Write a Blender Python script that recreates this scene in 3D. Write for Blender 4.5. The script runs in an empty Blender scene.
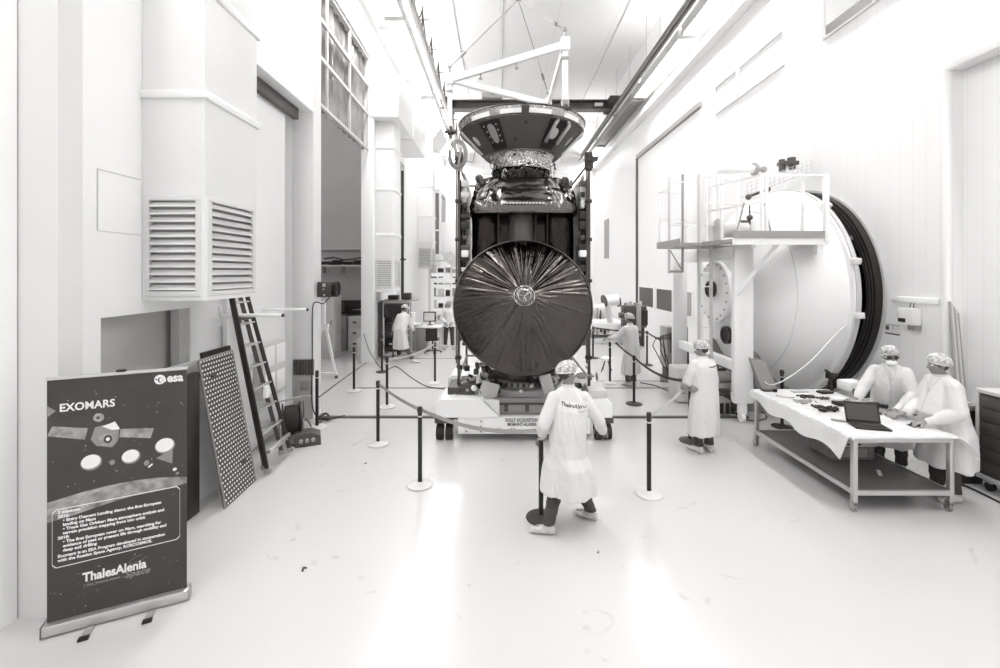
import bpy, bmesh, math, random
from mathutils import Vector, Matrix, noise
from math import pi, sin, cos, radians

RN = random.Random(11)
SC = bpy.context.scene
COL = SC.collection
FPX = 430.0          # focal length of the lens, in pixels of the 1000 px wide frame
CAMZ = 2.75          # eye height

def P(px, py, Y):
    """point seen at (px, py) that stands Y metres away"""
    return Vector(((px - 500) / FPX * Y, Y, CAMZ - (py - 272) / FPX * Y))

def G(px, py):
    """floor point seen at (px, py)"""
    Y = CAMZ * FPX / (py - 272)
    return Vector(((px - 500) / FPX * Y, Y, 0))

# ---------------------------------------------------------------- materials
def lin(v):
    v = v / 255.0
    return v / 12.92 if v <= 0.04045 else ((v + 0.055) / 1.055) ** 2.4

def col(g):
    k = (255 - g) / 255.0                 # a warm cast in the darks only
    return (lin(g + 5 * k), lin(g - 1.0 * k), lin(max(0, g - 4 * k)), 1)

MATS = {}
def M(name, g=128, rough=0.5, metal=0.0, bump=None, var=None, emis=None, trans=0, alpha=1, spec=0.5, lines=None, coat=0):
    m = bpy.data.materials.new(name); m.use_nodes = True
    nt = m.node_tree; N = nt.nodes; L = nt.links
    b = N['Principled BSDF']
    b.inputs['Base Color'].default_value = col(g)
    b.inputs['Roughness'].default_value = rough
    b.inputs['Metallic'].default_value = metal
    b.inputs['Specular IOR Level'].default_value = spec
    b.inputs['Transmission Weight'].default_value = trans
    b.inputs['Alpha'].default_value = alpha
    b.inputs['Coat Weight'].default_value = coat
    tc = N.new('ShaderNodeTexCoord')
    if emis:
        b.inputs['Emission Color'].default_value = (1, .995, .988, 1)
        b.inputs['Emission Strength'].default_value = emis
    if var:                      # (scale, darker grey, contrast position)
        n = N.new('ShaderNodeTexNoise'); n.inputs['Scale'].default_value = var[0]; n.inputs['Detail'].default_value = 6
        r = N.new('ShaderNodeValToRGB')
        r.color_ramp.elements[0].position = var[2] - .18; r.color_ramp.elements[0].color = col(var[1])
        r.color_ramp.elements[1].position = var[2] + .18; r.color_ramp.elements[1].color = col(g)
        L.new(tc.outputs['Object'], n.inputs['Vector']); L.new(n.outputs['Fac'], r.inputs['Fac'])
        L.new(r.outputs['Color'], b.inputs['Base Color'])
    nrm = None
    if bump:                     # (kind, scale, strength, distance)
        if bump[0] == 'noise':
            n = N.new('ShaderNodeTexNoise'); n.inputs['Detail'].default_value = 5; out = 'Fac'
        else:
            n = N.new('ShaderNodeTexVoronoi'); out = 'Distance'
        n.inputs['Scale'].default_value = bump[1]
        bp = N.new('ShaderNodeBump'); bp.inputs['Strength'].default_value = bump[2]; bp.inputs['Distance'].default_value = bump[3]
        L.new(tc.outputs['Object'], n.inputs['Vector']); L.new(n.outputs[out], bp.inputs['Height'])
        nrm = bp
    if lines:                    # panel joints: (axis 0/1/2, pitch, width, grey in joint)
        sp = N.new('ShaderNodeSeparateXYZ'); L.new(tc.outputs['Object'], sp.inputs[0])
        d = N.new('ShaderNodeMath'); d.operation = 'DIVIDE'; d.inputs[1].default_value = lines[1]
        L.new(sp.outputs[lines[0]], d.inputs[0])
        fr = N.new('ShaderNodeMath'); fr.operation = 'FRACT'; L.new(d.outputs[0], fr.inputs[0])
        lt = N.new('ShaderNodeMath'); lt.operation = 'LESS_THAN'; lt.inputs[1].default_value = lines[2] / lines[1]
        L.new(fr.outputs[0], lt.inputs[0])
        mx = N.new('ShaderNodeMix'); mx.data_type = 'RGBA'
        L.new(lt.outputs[0], mx.inputs['Factor'])
        if var: L.new(r.outputs['Color'], mx.inputs['A'])
        else: mx.inputs['A'].default_value = col(g)
        mx.inputs['B'].default_value = col(lines[3])
        L.new(mx.outputs['Result'], b.inputs['Base Color'])
        iv = N.new('ShaderNodeMath'); iv.operation = 'SUBTRACT'; iv.inputs[0].default_value = 1; L.new(lt.outputs[0], iv.inputs[1])
        bp = N.new('ShaderNodeBump'); bp.inputs['Strength'].default_value = .35; bp.inputs['Distance'].default_value = .006
        L.new(iv.outputs[0], bp.inputs['Height'])
        if nrm: L.new(nrm.outputs[0], bp.inputs['Normal'])
        nrm = bp
    if nrm: L.new(nrm.outputs[0], b.inputs['Normal'])
    MATS[name] = m
    return m

M('wall_white', 247, .55, var=(.6, 245, .5))
M('wall_panel', 238, .42, lines=(1, .21, .008, 228))
M('wall_far', 243, .5, lines=(0, 1.15, .03, 205))
M('wall_grey', 222, .6)
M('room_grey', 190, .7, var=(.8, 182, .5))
M('recess_shade_grey', 192, .5)  # grey holds the shade inside the doorway recess
M('ceiling', 226, .7, lines=(0, 2.4, .02, 205))
M('white_paint', 238, .35)
M('white_soft', 232, .6, bump=('noise', 30, .1, .01))
M('cream', 222, .4)
M('light_grey', 200, .45)
M('mid_grey', 150, .45)
M('dark_grey', 68, .45)
M('darker', 40, .5)
M('black', 22, .45)
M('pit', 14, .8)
M('rubber', 34, .75)
M('steel', 190, .3, 1.0, bump=('noise', 60, .08, .004))
M('dull_steel', 150, .42, 1.0, bump=('noise', 40, .1, .004))
M('dark_steel', 88, .35, 1.0, bump=('noise', 30, .15, .004))
M('alu', 205, .38, .85)
M('chrome', 225, .12, 1.0)
M('lamp', 255, .5, emis=24)
M('fill_up', 255, .5, emis=8.5)  # added glow on the lamp tops, to lift the ceiling
M('fill_side', 255, .5, emis=4.6)
M('fill_room', 255, .5, emis=6)
M('lamp_off', 120, .5)
M('foil', 112, .17, 1.0, bump=('noise', 9, .35, .03))
M('foil_dark', 48, .25, .9, bump=('voronoi', 5, .5, .04))
M('foil_bright', 178, .16, 1.0, bump=('voronoi', 14, .7, .03))
M('foil_dish', 80, .13, 1.0, bump=('noise', 18, .35, .012))
M('flange_grey', 98, .35, .3)
M('solar', 52, .25, .3, lines=(2, .14, .008, 110))
M('dark_panel', 74, .5, .1)
M('patch', 222, .8)
M('coat', 214, .8, bump=('noise', 12, .2, .015))
M('cap', 225, .8, bump=('noise', 60, .8, .02), var=(34, 120, .47))
M('skin', 132, .55, bump=('noise', 90, .1, .003))
M('skin_dark', 112, .55)
M('trousers', 64, .8, bump=('noise', 35, .4, .02))
M('shoe_cover', 205, .6, bump=('noise', 30, .6, .02), var=(30, 170, .4))
M('glove', 226, .5)
M('goggles', 40, .15)
M('hair', 58, .7)
M('print_dark', 62, .55, var=(3, 56, .5))
M('print_white', 236, .6)
M('print_grey', 140, .6)
M('print_mid', 180, .6, var=(14, 120, .5))
M('planet', 176, .7, var=(11, 96, .5))
M('text_dark', 70, .6)
M('sheet', 244, .25, bump=('noise', 9, .5, .03), alpha=.8)
M('paper', 238, .7)
M('cardboard', 130, .7, var=(12, 112, .5))
M('shelf_grey', 96, .32, var=(2, 86, .5))
M('tape', 70, .6)
M('wood', 120, .6)

def window_glass():
    m = bpy.data.materials.new('glass_pane'); m.use_nodes = True
    b = m.node_tree.nodes['Principled BSDF']
    b.inputs['Base Color'].default_value = col(150); b.inputs['Roughness'].default_value = .05
    b.inputs['Transmission Weight'].default_value = .25; b.inputs['Metallic'].default_value = 0.0
    MATS['glass'] = m
    m = bpy.data.materials.new('clear_glass'); m.use_nodes = True; nt = m.node_tree; nt.nodes.clear()
    o = nt.nodes.new('ShaderNodeOutputMaterial'); t = nt.nodes.new('ShaderNodeBsdfTransparent'); g = nt.nodes.new('ShaderNodeBsdfGlossy'); mx = nt.nodes.new('ShaderNodeMixShader'); fr = nt.nodes.new('ShaderNodeFresnel')
    g.inputs['Roughness'].default_value = .03; mx.inputs[0].default_value = .1
    nt.links.new(t.outputs[0], mx.inputs[1]); nt.links.new(g.outputs[0], mx.inputs[2]); nt.links.new(mx.outputs[0], o.inputs['Surface'])
    MATS['glass_clear'] = m
window_glass()
def curtain_mat():
    m = M('plastic_curtain', 165, .25, bump=('noise', 1.3, .5, .25), var=(.9, 105, .5)); return m
curtain_mat()

def floor_mat():
    m = bpy.data.materials.new('epoxy_floor'); m.use_nodes = True
    nt = m.node_tree; N = nt.nodes; L = nt.links; b = N['Principled BSDF']
    tc = N.new('ShaderNodeTexCoord')
    n = N.new('ShaderNodeTexNoise'); n.inputs['Scale'].default_value = .55; n.inputs['Detail'].default_value = 8
    r = N.new('ShaderNodeValToRGB')
    r.color_ramp.elements[0].position = .3; r.color_ramp.elements[0].color = col(190)
    r.color_ramp.elements[1].position = .62; r.color_ramp.elements[1].color = col(201)
    L.new(tc.outputs['Object'], n.inputs['Vector']); L.new(n.outputs['Fac'], r.inputs['Fac'])
    # scuffs: thin darker marks
    w = N.new('ShaderNodeTexNoise'); w.inputs['Scale'].default_value = 2.3; w.inputs['Detail'].default_value = 9; w.inputs['Distortion'].default_value = 1.5
    r2 = N.new('ShaderNodeValToRGB'); r2.color_ramp.elements[0].position = .27; r2.color_ramp.elements[0].color = (.84, .84, .83, 1)
    r2.color_ramp.elements[1].position = .33; r2.color_ramp.elements[1].color = (1, 1, 1, 1)
    L.new(tc.outputs['Object'], w.inputs['Vector']); L.new(w.outputs['Fac'], r2.inputs['Fac'])
    mx = N.new('ShaderNodeMix'); mx.data_type = 'RGBA'; mx.blend_type = 'MULTIPLY'; mx.inputs['Factor'].default_value = 1
    mx.inputs['A'].default_value = col(194); L.new(r2.outputs['Color'], mx.inputs['B'])
    L.new(mx.outputs['Result'], b.inputs['Base Color'])
    rr = N.new('ShaderNodeMapRange'); rr.inputs['To Min'].default_value = .2; rr.inputs['To Max'].default_value = .36
    b.inputs['Roughness'].default_value = .19
    b.inputs['Specular IOR Level'].default_value = .5
    bn = N.new('ShaderNodeTexNoise'); bn.inputs['Scale'].default_value = 1.4; bn.inputs['Detail'].default_value = 3
    bp = N.new('ShaderNodeBump'); bp.inputs['Strength'].default_value = .05; bp.inputs['Distance'].default_value = .03
    L.new(tc.outputs['Object'], bn.inputs['Vector']); L.new(bn.outputs['Fac'], bp.inputs['Height']); L.new(bp.outputs[0], b.inputs['Normal'])
    MATS['floor'] = m
floor_mat()

# ---------------------------------------------------------------- object helpers
def wm(o):
    m = o.matrix_basis.copy()
    while o.parent:
        o = o.parent
        m = o.matrix_basis @ m
    return m

def thing(name, label, cat, loc=(0, 0, 0), rz=0, group=None):
    o = bpy.data.objects.new(name, None); COL.objects.link(o)
    o.empty_display_size = .1
    o.location = loc; o.rotation_euler = (0, 0, rz)
    o['label'] = label; o['category'] = cat
    if group: o['group'] = group
    return o

def tag(o, label, cat, group=None, kind=None):
    if label: o['label'] = label
    if cat: o['category'] = cat
    if group: o['group'] = group
    if kind: o['kind'] = kind
    return o

class MB:
    """collects shapes (world coordinates by default) into one mesh object"""
    def __init__(s): s.bm = bmesh.new()
    def box(s, x0, x1, y0, y1, z0, z1, bev=0):
        return s.obox(((x0+x1)/2, (y0+y1)/2, (z0+z1)/2), (x1-x0, y1-y0, z1-z0), None, bev)
    def obox(s, c, size, rot=None, bev=0):
        mt = Matrix.Translation(Vector(c)) @ (rot.to_4x4() if rot else Matrix()) @ Matrix.Diagonal((size[0], size[1], size[2], 1))
        r = bmesh.ops.create_cube(s.bm, size=1, matrix=mt)
        if bev:
            es = list({e for v in r['verts'] for e in v.link_edges})
            bmesh.ops.bevel(s.bm, geom=es, offset=bev, segments=2, affect='EDGES', profile=.5)
        return s
    def bar(s, a, b, w, h=None, bev=0):
        a = Vector(a); b = Vector(b); d = b - a
        q = d.to_track_quat('Y', 'Z').to_matrix()
        return s.obox((a + b) / 2, (w, d.length, h or w), q, bev)
    def cyl(s, a, b, r, r2=None, seg=14):
        a = Vector(a); b = Vector(b); d = b - a
        q = d.to_track_quat('Z', 'Y').to_matrix().to_4x4()
        bmesh.ops.create_cone(s.bm, cap_ends=True, segments=seg, radius1=r, radius2=r if r2 is None else r2,
                              depth=d.length, matrix=Matrix.Translation((a + b) / 2) @ q)
        return s
    def ball(s, c, r, seg=16, rot=None):
        if not hasattr(r, '__len__'): r = (r, r, r)
        mt = Matrix.Translation(Vector(c)) @ (rot.to_4x4() if rot else Matrix()) @ Matrix.Diagonal((r[0], r[1], r[2], 1))
        bmesh.ops.create_uvsphere(s.bm, u_segments=seg, v_segments=max(6, seg // 2 + 2), radius=1, matrix=mt)
        return s
    def tube(s, pts, r, seg=8):
        pts = [Vector(p) for p in pts]; n = len(pts)
        rad = r if hasattr(r, '__len__') else [r] * n
        ref = Vector((0, 0, 1)); rings = []
        prev = None
        for i, p in enumerate(pts):
            t = (pts[min(i+1, n-1)] - pts[max(i-1, 0)]).normalized()
            if prev is None:
                a = t.cross(ref)
                if a.length < .1: a = t.cross(Vector((1, 0, 0)))
            else:
                a = prev - t * prev.dot(t)
                if a.length < 1e-4: a = t.cross(ref)
            a.normalize(); prev = a; b = t.cross(a)
            rings.append([s.bm.verts.new(p + (a * cos(2*pi*k/seg) + b * sin(2*pi*k/seg)) * rad[i]) for k in range(seg)])
        s._skin(rings, True)
        return s
    def _skin(s, rings, caps):
        seg = len(rings[0])
        for i in range(len(rings) - 1):
            for k in range(seg):
                s.bm.faces.new((rings[i][k], rings[i][(k+1) % seg], rings[i+1][(k+1) % seg], rings[i+1][k]))
        if caps:
            s.bm.faces.new(rings[0][::-1]); s.bm.faces.new(rings[-1])
    def loft(s, rings, seg=28, caps=True):
        """rings: (centre, u vector, v vector) of ellipses"""
        rr = []
        for c, u, v in rings:
            c = Vector(c); u = Vector(u); v = Vector(v)
            rr.append([s.bm.verts.new(c + u * cos(2*pi*k/seg) + v * sin(2*pi*k/seg)) for k in range(seg)])
        s._skin(rr, caps); return s
    def lathe(s, prof, c=(0, 0, 0), axis='Z', seg=40, caps=False, rot=None, close=False):
        """prof: (radius, height along axis)"""
        B = rot or {'Z': Matrix.Identity(3), 'X': Matrix(((0, 0, 1), (1, 0, 0), (0, 1, 0))), 'Y': Matrix(((1, 0, 0), (0, 0, -1), (0, 1, 0)))}[axis]
        c = Vector(c); rr = []
        for r, h in prof:
            rr.append([s.bm.verts.new(c + B @ Vector((max(r, .0005) * cos(2*pi*k/seg), max(r, .0005) * sin(2*pi*k/seg), h))) for k in range(seg)])
        if close: rr.append(rr[0])
        s._skin(rr, caps); return s
    def prism(s, pts, ext):
        pts = [Vector(p) for p in pts]; ext = Vector(ext)
        a = [s.bm.verts.new(p) for p in pts]; b = [s.bm.verts.new(p + ext) for p in pts]; n = len(a)
        s.bm.faces.new(a[::-1]); s.bm.faces.new(b)
        for i in range(n): s.bm.faces.new((a[i], a[(i+1) % n], b[(i+1) % n], b[i]))
        return s
    def face(s, pts):
        s.bm.faces.new([s.bm.verts.new(Vector(p)) for p in pts]); return s
    def build(s, name, mat, parent=None, world=True, smooth=True, angle=38, origin=None, fix=True):
        if fix: bmesh.ops.recalc_face_normals(s.bm, faces=s.bm.faces)
        me = bpy.data.meshes.new(name)
        if parent is not None:
            if world: s.bm.transform(wm(parent).inverted())
        elif world:
            if origin is None:
                xs = [v.co for v in s.bm.verts]
                origin = Vector(((min(v.x for v in xs) + max(v.x for v in xs)) / 2, (min(v.y for v in xs) + max(v.y for v in xs)) / 2, min(v.z for v in xs)))
            s.bm.transform(Matrix.Translation(-Vector(origin)))
        s.bm.to_mesh(me); s.bm.free()
        if smooth:
            me.shade_smooth()
            me.set_sharp_from_angle(angle=radians(angle))
        o = bpy.data.objects.new(name, me); COL.objects.link(o)
        me.materials.append(MATS[mat] if isinstance(mat, str) else mat)
        if parent is not None: o.parent = parent
        elif world: o.location = origin
        return o

def struct(name, mb, mat, **k):
    # the setting keeps its origin at the world's, so that its panel joints are laid out from there
    o = mb.build(name, mat, origin=(0, 0, 0), **k); o['kind'] = 'structure'; return o

def copy_tree(o, parent=None):
    c = o.copy(); COL.objects.link(c)
    if parent is not None: c.parent = parent
    for ch in list(o.children): copy_tree(ch, c)
    return c

def bake(o, mods):
    """apply modifiers without operators"""
    for t, kw in mods:
        m = o.modifiers.new(t, t)
        for k, v in kw.items(): setattr(m, k, v)
    dg = bpy.context.evaluated_depsgraph_get(); dg.update()
    me = bpy.data.meshes.new_from_object(o.evaluated_get(dg), depsgraph=dg)
    mats = list(o.data.materials)
    o.modifiers.clear(); old = o.data; o.data = me
    if not me.materials:
        for m in mats: me.materials.append(m)
    bpy.data.meshes.remove(old)
    me.shade_smooth()
    return o

def lettering(parent, s, size, x, z, mat, off=0.0, depth=.001, y=-.004, frame=None, name='lettering', align='LEFT', xs=1.0, shear=0, spacing=1.0):
    """text standing in the parent's local x-z plane, facing -y (or in a given 4x4 frame)"""
    cu = bpy.data.curves.new(name, 'FONT'); cu.body = s; cu.size = size; cu.offset = off; cu.extrude = depth
    cu.align_x = align; cu.shear = shear; cu.space_character = spacing; cu.resolution_u = 3; cu.space_line = 1.0
    t = bpy.data.objects.new(name, cu); COL.objects.link(t)
    dg = bpy.context.evaluated_depsgraph_get(); dg.update()
    me = bpy.data.meshes.new_from_object(t.evaluated_get(dg), depsgraph=dg)
    bpy.data.objects.remove(t); bpy.data.curves.remove(cu)
    fr = frame if frame is not None else Matrix.Translation((x, y, z)) @ Matrix.Rotation(pi/2, 4, 'X')
    me.transform(fr @ Matrix.Diagonal((xs, 1, 1, 1)))
    me.materials.clear(); me.materials.append(MATS[mat])
    o = bpy.data.objects.new(name, me); COL.objects.link(o); o.parent = parent
    return o
# ================================================================ camera, world
cam = bpy.data.cameras.new('camera'); camo = bpy.data.objects.new('camera', cam); COL.objects.link(camo)
cam.sensor_width = 36; cam.sensor_fit = 'HORIZONTAL'; cam.lens = FPX / 1000 * 36
cam.shift_x = 0; cam.shift_y = (272 - 334) / 1000
camo.location = (0, 0, CAMZ); camo.rotation_euler = (pi/2, 0, 0); cam.clip_start = .05
SC.camera = camo
w = bpy.data.worlds.new('world'); SC.world = w; w.use_nodes = True
w.node_tree.nodes['Background'].inputs[0].default_value = (1, .997, .99, 1)
w.node_tree.nodes['Background'].inputs[1].default_value = .75
SC.view_settings.view_transform = 'Standard'; SC.view_settings.look = 'None'
SC.view_settings.exposure = 0.4; SC.view_settings.gamma = 1; SC.view_settings.use_curve_mapping = False
SC.cycles.max_bounces = 10; SC.cycles.diffuse_bounces = 6
SC.cycles.sample_clamp_indirect = 6

YB, YF, ZC = -2.5, 30.0, 13.3          # open end behind the camera, far wall, ceiling
XR, XP = 6.62, 6.45                     # right wall plane, panelled box-out plane
XL, XF = -3.9, -3.5                     # left wall plane, column and lintel face

struct('floor', MB().box(-9.5, 10, YB, YF, -.2, 0), 'floor', smooth=False)
struct('ceiling', MB().box(-4.2, 6.9, YB, YF, ZC, ZC + .2), 'ceiling', smooth=False)
struct('wall_far', MB().box(-4.2, 6.9, YF, YF + .2, 0, ZC), 'wall_far', smooth=False)
# high windows in the far wall
for i, (x0, x1) in enumerate(((-2.2, -.35), (-.1, 1.75), (2.0, 3.85), (4.1, 5.6))):
    fr = MB()
    for a in ((x0, x1, 10.2, 10.3), (x0, x1, 11.0, 11.1), (x0, x0 + .1, 10.3, 11.0), (x1 - .1, x1, 10.3, 11.0)):
        fr.box(a[0], a[1], YF - .06, YF - .002, a[2], a[3])
    o = struct('window_%d' % (i + 5), fr, 'white_paint', smooth=False)
    MB().box(x0 + .1, x1 - .1, YF - .03, YF - .004, 10.3, 11.0).build('pane', 'wall_grey', o)
struct('trim_7', MB().box(-3.9, 6.6, YF - .12, YF - .003, 9.6, 9.85), 'white_paint', smooth=False)

# ---- right wall: full plane with the round hole of the chamber mouth
CY, CZ, CR = 9.3, 2.33, 2.145           # chamber axis and mouth radius
bm = bmesh.new()
def loop(pts):
    vs = [bm.verts.new(p) for p in pts]
    return [bm.edges.new((vs[i], vs[(i+1) % len(vs)])) for i in range(len(vs))]
ed = loop([(XP, 6.25, 0), (XP, 13.6, 0), (XP, 13.6, 5.65), (XP, 6.25, 5.65)])
ed += loop([(XP, CY + 2.0 * cos(2*pi*k/72), CZ + 2.0 * sin(2*pi*k/72)) for k in range(72)])
bmesh.ops.triangle_fill(bm, edges=ed, use_beauty=True)
bo = MB(); bo.bm.free(); bo.bm = bm
bo.box(XP, XR, 6.15, 6.25, 0, 5.65, .0)          # the near end of the box-out
bo.box(XP, XR, 6.15, 13.6, 5.65, 5.72)
bo.box(XP, XR, 13.6, 13.66, 0, 5.72)
struct('wall_right', bo, 'wall_panel', smooth=False)
bm = bmesh.new()
ed = loop([(XR, YB, 0), (XR, YF, 0), (XR, YF, ZC), (XR, YB, ZC)])
ed += loop([(XR, CY + 2.0 * cos(2*pi*k/72), CZ + 2.0 * sin(2*pi*k/72)) for k in range(72)])
ed += loop([(XR, 6.64, 7.52), (XR, 8.74, 7.52), (XR, 8.74, 9.16), (XR, 6.64, 9.16)])
bmesh.ops.triangle_fill(bm, edges=ed, use_beauty=True)
bo = MB(); bo.bm.free(); bo.bm = bm
struct('wall_right_upper', bo, 'wall_panel', smooth=False)
struct('trim_1', MB().cyl((XP - .0, 6.2, .0), (XP, 6.2, 5.68), .06, seg=16), 'white_paint')
struct('trim_2', MB().box(6.36, XR - .003, YB, 6.13, 5.62, 5.86, .02), 'white_paint')
struct('trim_3', MB().box(6.40, XP - .002, 6.3, 7.05, 2.27, 2.36, .01), 'white_paint')
struct('baseboard_right', MB().box(XR - .03, XR - .002, YB, 6.1, 0, .1), 'light_grey', smooth=False)
# ceiling cove along the right, and the lower frieze that carries the lamps
struct('trim_4', MB().box(6.3, XR - .004, YB, YF, 9.75, 9.98), 'white_paint', smooth=False)
# sliding door: frame, leaf with a strip of windows
d = MB(); d.box(6.5, XR - .004, 14.05, 20.6, 8.15, 8.33); o = struct('door_1', d, 'mid_grey', smooth=False)
MB().box(6.58, XR - .006, 14.05, 20.5, 0.05, 8.12).build('leaf', 'white_paint', o, smooth=False)
MB().box(6.50, XR - .01, 20.5, 20.6, 0.0, 8.15).build('jamb', 'dark_grey', o, smooth=False)
for i, (ya, yb) in enumerate(((18.3, 20.35), (16.3, 18.1), (14.6, 16.1))):
    fr = MB()
    for a in ((ya, yb, 1.15, 1.22), (ya, yb, 2.05, 2.12), (ya, ya + .09, 1.22, 2.05), (yb - .09, yb, 1.22, 2.05)):
        fr.box(6.545, 6.578, a[0], a[1], a[2], a[3])
    f = struct('window_%d' % (i + 1), fr, 'white_paint', smooth=False)
    MB().box(6.562, 6.576, ya + .09, yb - .09, 1.22, 2.05).build('pane', 'dark_grey' if i < 2 else 'mid_grey', f, smooth=False)
# faint control room windows and the nearer clear one, high on the right wall
for n, (ya, yb, za, zb, mt, fm) in enumerate(((11.95, 13.15, 7.55, 8.4, 'wall_panel', 'wall_grey'), (9.98, 11.85, 7.55, 8.4, 'wall_panel', 'wall_grey'),
                                           (6.6, 8.78, 7.48, 9.2, 'glass_clear', 'light_grey'))):
    fr = MB(); t = .035
    fr.box(XR - .05, XR - .003, ya, yb, za, za + t); fr.box(XR - .05, XR - .003, ya, yb, zb - t, zb)
    fr.box(XR - .05, XR - .003, ya, ya + t, za + t, zb - t); fr.box(XR - .05, XR - .003, yb - t, yb, za + t, zb - t)
    if n == 2: fr.box(XR - .05, XR - .003, 7.55, 7.6, za + t, zb - t)
    f = struct('window_%d' % (n + 9), fr, fm, smooth=False)
    if n == 2: MB().box(XR - .03, XR - .004, ya + t, yb - t, za + t, zb - t).build('pane', mt, f, smooth=False)
struct('wall_window_room', MB().box(8.6, 8.7, 5.6, 10.4, 6.4, 9.8).box(XR + .01, 8.6, 5.5, 5.6, 6.4, 9.8).box(XR + .01, 8.6, 10.4, 10.5, 6.4, 9.8).box(XR + .01, 8.7, 5.5, 10.5, 6.3, 6.4).box(XR + .01, 8.7, 5.5, 10.5, 9.8, 9.9), 'wall_white', smooth=False)
rl = thing('added_fill_lamp', 'added fill lamp on the ceiling of the small room behind the high window', 'lamp', (7.6, 8, 9.78))  # added lamp, unseen, so the room behind the window isn't dark
MB().box(7.3, 7.9, 6.5, 9.5, 9.74, 9.78).build('diffuser', 'fill_room', rl, smooth=False); MB().box(7.28, 7.92, 6.48, 9.52, 9.78, 9.8).build('housing', 'light_grey', rl, smooth=False)
tk = thing('control_desk', 'grey desk with a rounded top seen through the high window', 'desk', (7.4, 8, 6.4)); MB().box(7.0, 8.0, 6.6, 9.9, 6.41, 8.05, .03).build('desk_body', 'mid_grey', tk); MB().ball((7.3, 8.0, 8.15), (.2, .3, .28), 16).build('rounded_cover', 'dark_grey', tk)
# slit window and small things on the far part of the right wall
struct('window_4', MB().box(XR - .03, XR - .004, 26.1, 27.2, 3.6, 6.0), 'mid_grey', smooth=False)

# ---- left wall
lw = MB()
lw.box(XL - .3, XL, YB, 4.2, 0, ZC)
lw.box(XL - .3, XL, 4.2, 5.43, 2.3, ZC)
lw.box(XL - .3, XL, 5.43, 7.6, 0, ZC)
lw.box(XL - .3, XL, 7.6, 8.07, 5.75, ZC)
lw.box(XL - .3, XL, 8.07, 8.42, 0, ZC)
lw.box(XL - .3, XL, 8.42, 13.0, 9.25, ZC)
lw.box(XL - .3, XL, 13.0, 16.2, 0, ZC)
lw.box(XL - .3, XL, 16.2, 17.6, 7.1, ZC)
lw.box(XL - .3, XL, 17.6, YF, 0, ZC)
struct('wall_left', lw, 'wall_white', smooth=False)
struct('trim_5', MB().box(XL + .002, XF, 5.9, 8.07, 5.75, 13.2), 'wall_white', smooth=False)      # deep lintel over the side opening
c = struct('trim_6', MB().box(XL + .002, XF, 8.07, 8.42, 0, 13.2, .012), 'white_paint')             # column
struct('wall_left_pilaster', MB().box(XL + .002, -3.515, 3.42, 3.62, 0, 13.2), 'wall_grey', smooth=False)
struct('wall_left_corner', MB().box(XL + .002, -3.83, YB, 3.41, 0, 13.2), 'wall_white', smooth=False)
struct('door_2', MB().box(XL - .26, XL - .2, 4.2, 5.43, 0, 2.3), 'recess_shade_grey', smooth=False)  # panel in the recess, with the niche's shade put into its grey
struct('trim_8', MB().box(XL - .12, XL - .02, 5.25, 5.43, 0, 2.3), 'recess_shade_grey', smooth=False)
# white sliding panel with its dark track, inside the side opening
struct('door_3', MB().box(XL + .03, XL + .09, 6.0, 7.62, 0.02, 5.6), 'white_paint', smooth=False)
struct('trim_9', MB().box(XL + .1, XL + .2, 6.0, 7.9, 5.55, 5.74), 'dark_grey', smooth=False)
# far jamb of the tall doorway
struct('trim_10', MB().box(XL - .29, XL + .08, 12.96, 13.18, 0, 9.3, .01), 'white_paint')
# outline hatch on the near wall
hb = MB()
for a, b in (((4.16, 3.15), (4.16, 3.75)), ((4.16, 3.15), (4.66, 3.15)), ((4.16, 3.75), (4.66, 3.75))):
    hb.bar((XL + .004, a[0], a[1]), (XL + .004, b[0], b[1]), .012, .006)
struct('trim_11', hb, 'light_grey', smooth=False)

# plastic curtain glazing over the tall doorway
cu = thing('strip_curtain', 'grey translucent plastic curtain hung in a frame above the tall dark doorway', 'curtain', (XL, 10.7, 6.4))
fr = MB()
for z in (6.45, 7.5, 8.35, 9.2): fr.box(XL - .12, XL - .05, 8.43, 12.98, z - .04, z + .04)
for y in (8.47, 9.9, 11.4, 12.95): fr.box(XL - .11, XL - .06, y - .03, y + .03, 6.49, 9.16)
fr.build('frame', 'light_grey', cu, smooth=False)
bm = bmesh.new(); ny, nz = 90, 6; gv = []
for i in range(ny + 1):
    y = 8.45 + (12.95 - 8.45) * i / ny
    gv.append([bm.verts.new((XL - .2 + .035 * sin(y * 17) + .02 * sin(y * 41 + j), y, 6.42 + 2.76 * j / nz)) for j in range(nz + 1)])
for i in range(ny):
    for j in range(nz): bm.faces.new((gv[i][j], gv[i+1][j], gv[i+1][j+1], gv[i][j+1]))
m_ = MB(); m_.bm.free(); m_.bm = bm; m_.build('sheet', 'plastic_curtain', cu)

# side room behind the left wall
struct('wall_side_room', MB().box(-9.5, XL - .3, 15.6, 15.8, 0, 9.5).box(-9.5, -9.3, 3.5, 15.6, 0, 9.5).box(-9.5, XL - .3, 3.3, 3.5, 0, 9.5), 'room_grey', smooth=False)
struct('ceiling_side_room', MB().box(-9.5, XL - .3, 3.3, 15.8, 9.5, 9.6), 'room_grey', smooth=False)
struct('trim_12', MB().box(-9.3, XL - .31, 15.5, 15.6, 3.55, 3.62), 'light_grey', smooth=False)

rl = thing('added_fill_lamp', 'added fill strip lamp on the ceiling of the side room behind the tall doorway', 'lamp', (-6.8, 9, 9.4))  # added lamp, unseen, to brighten what shows through the doorway
MB().box(-7.4, -6.2, 6.0, 14.0, 9.3, 9.36).build('diffuser', 'fill_side', rl, smooth=False); MB().box(-7.45, -6.15, 5.95, 14.05, 9.36, 9.49).build('housing', 'light_grey', rl, smooth=False)
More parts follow.
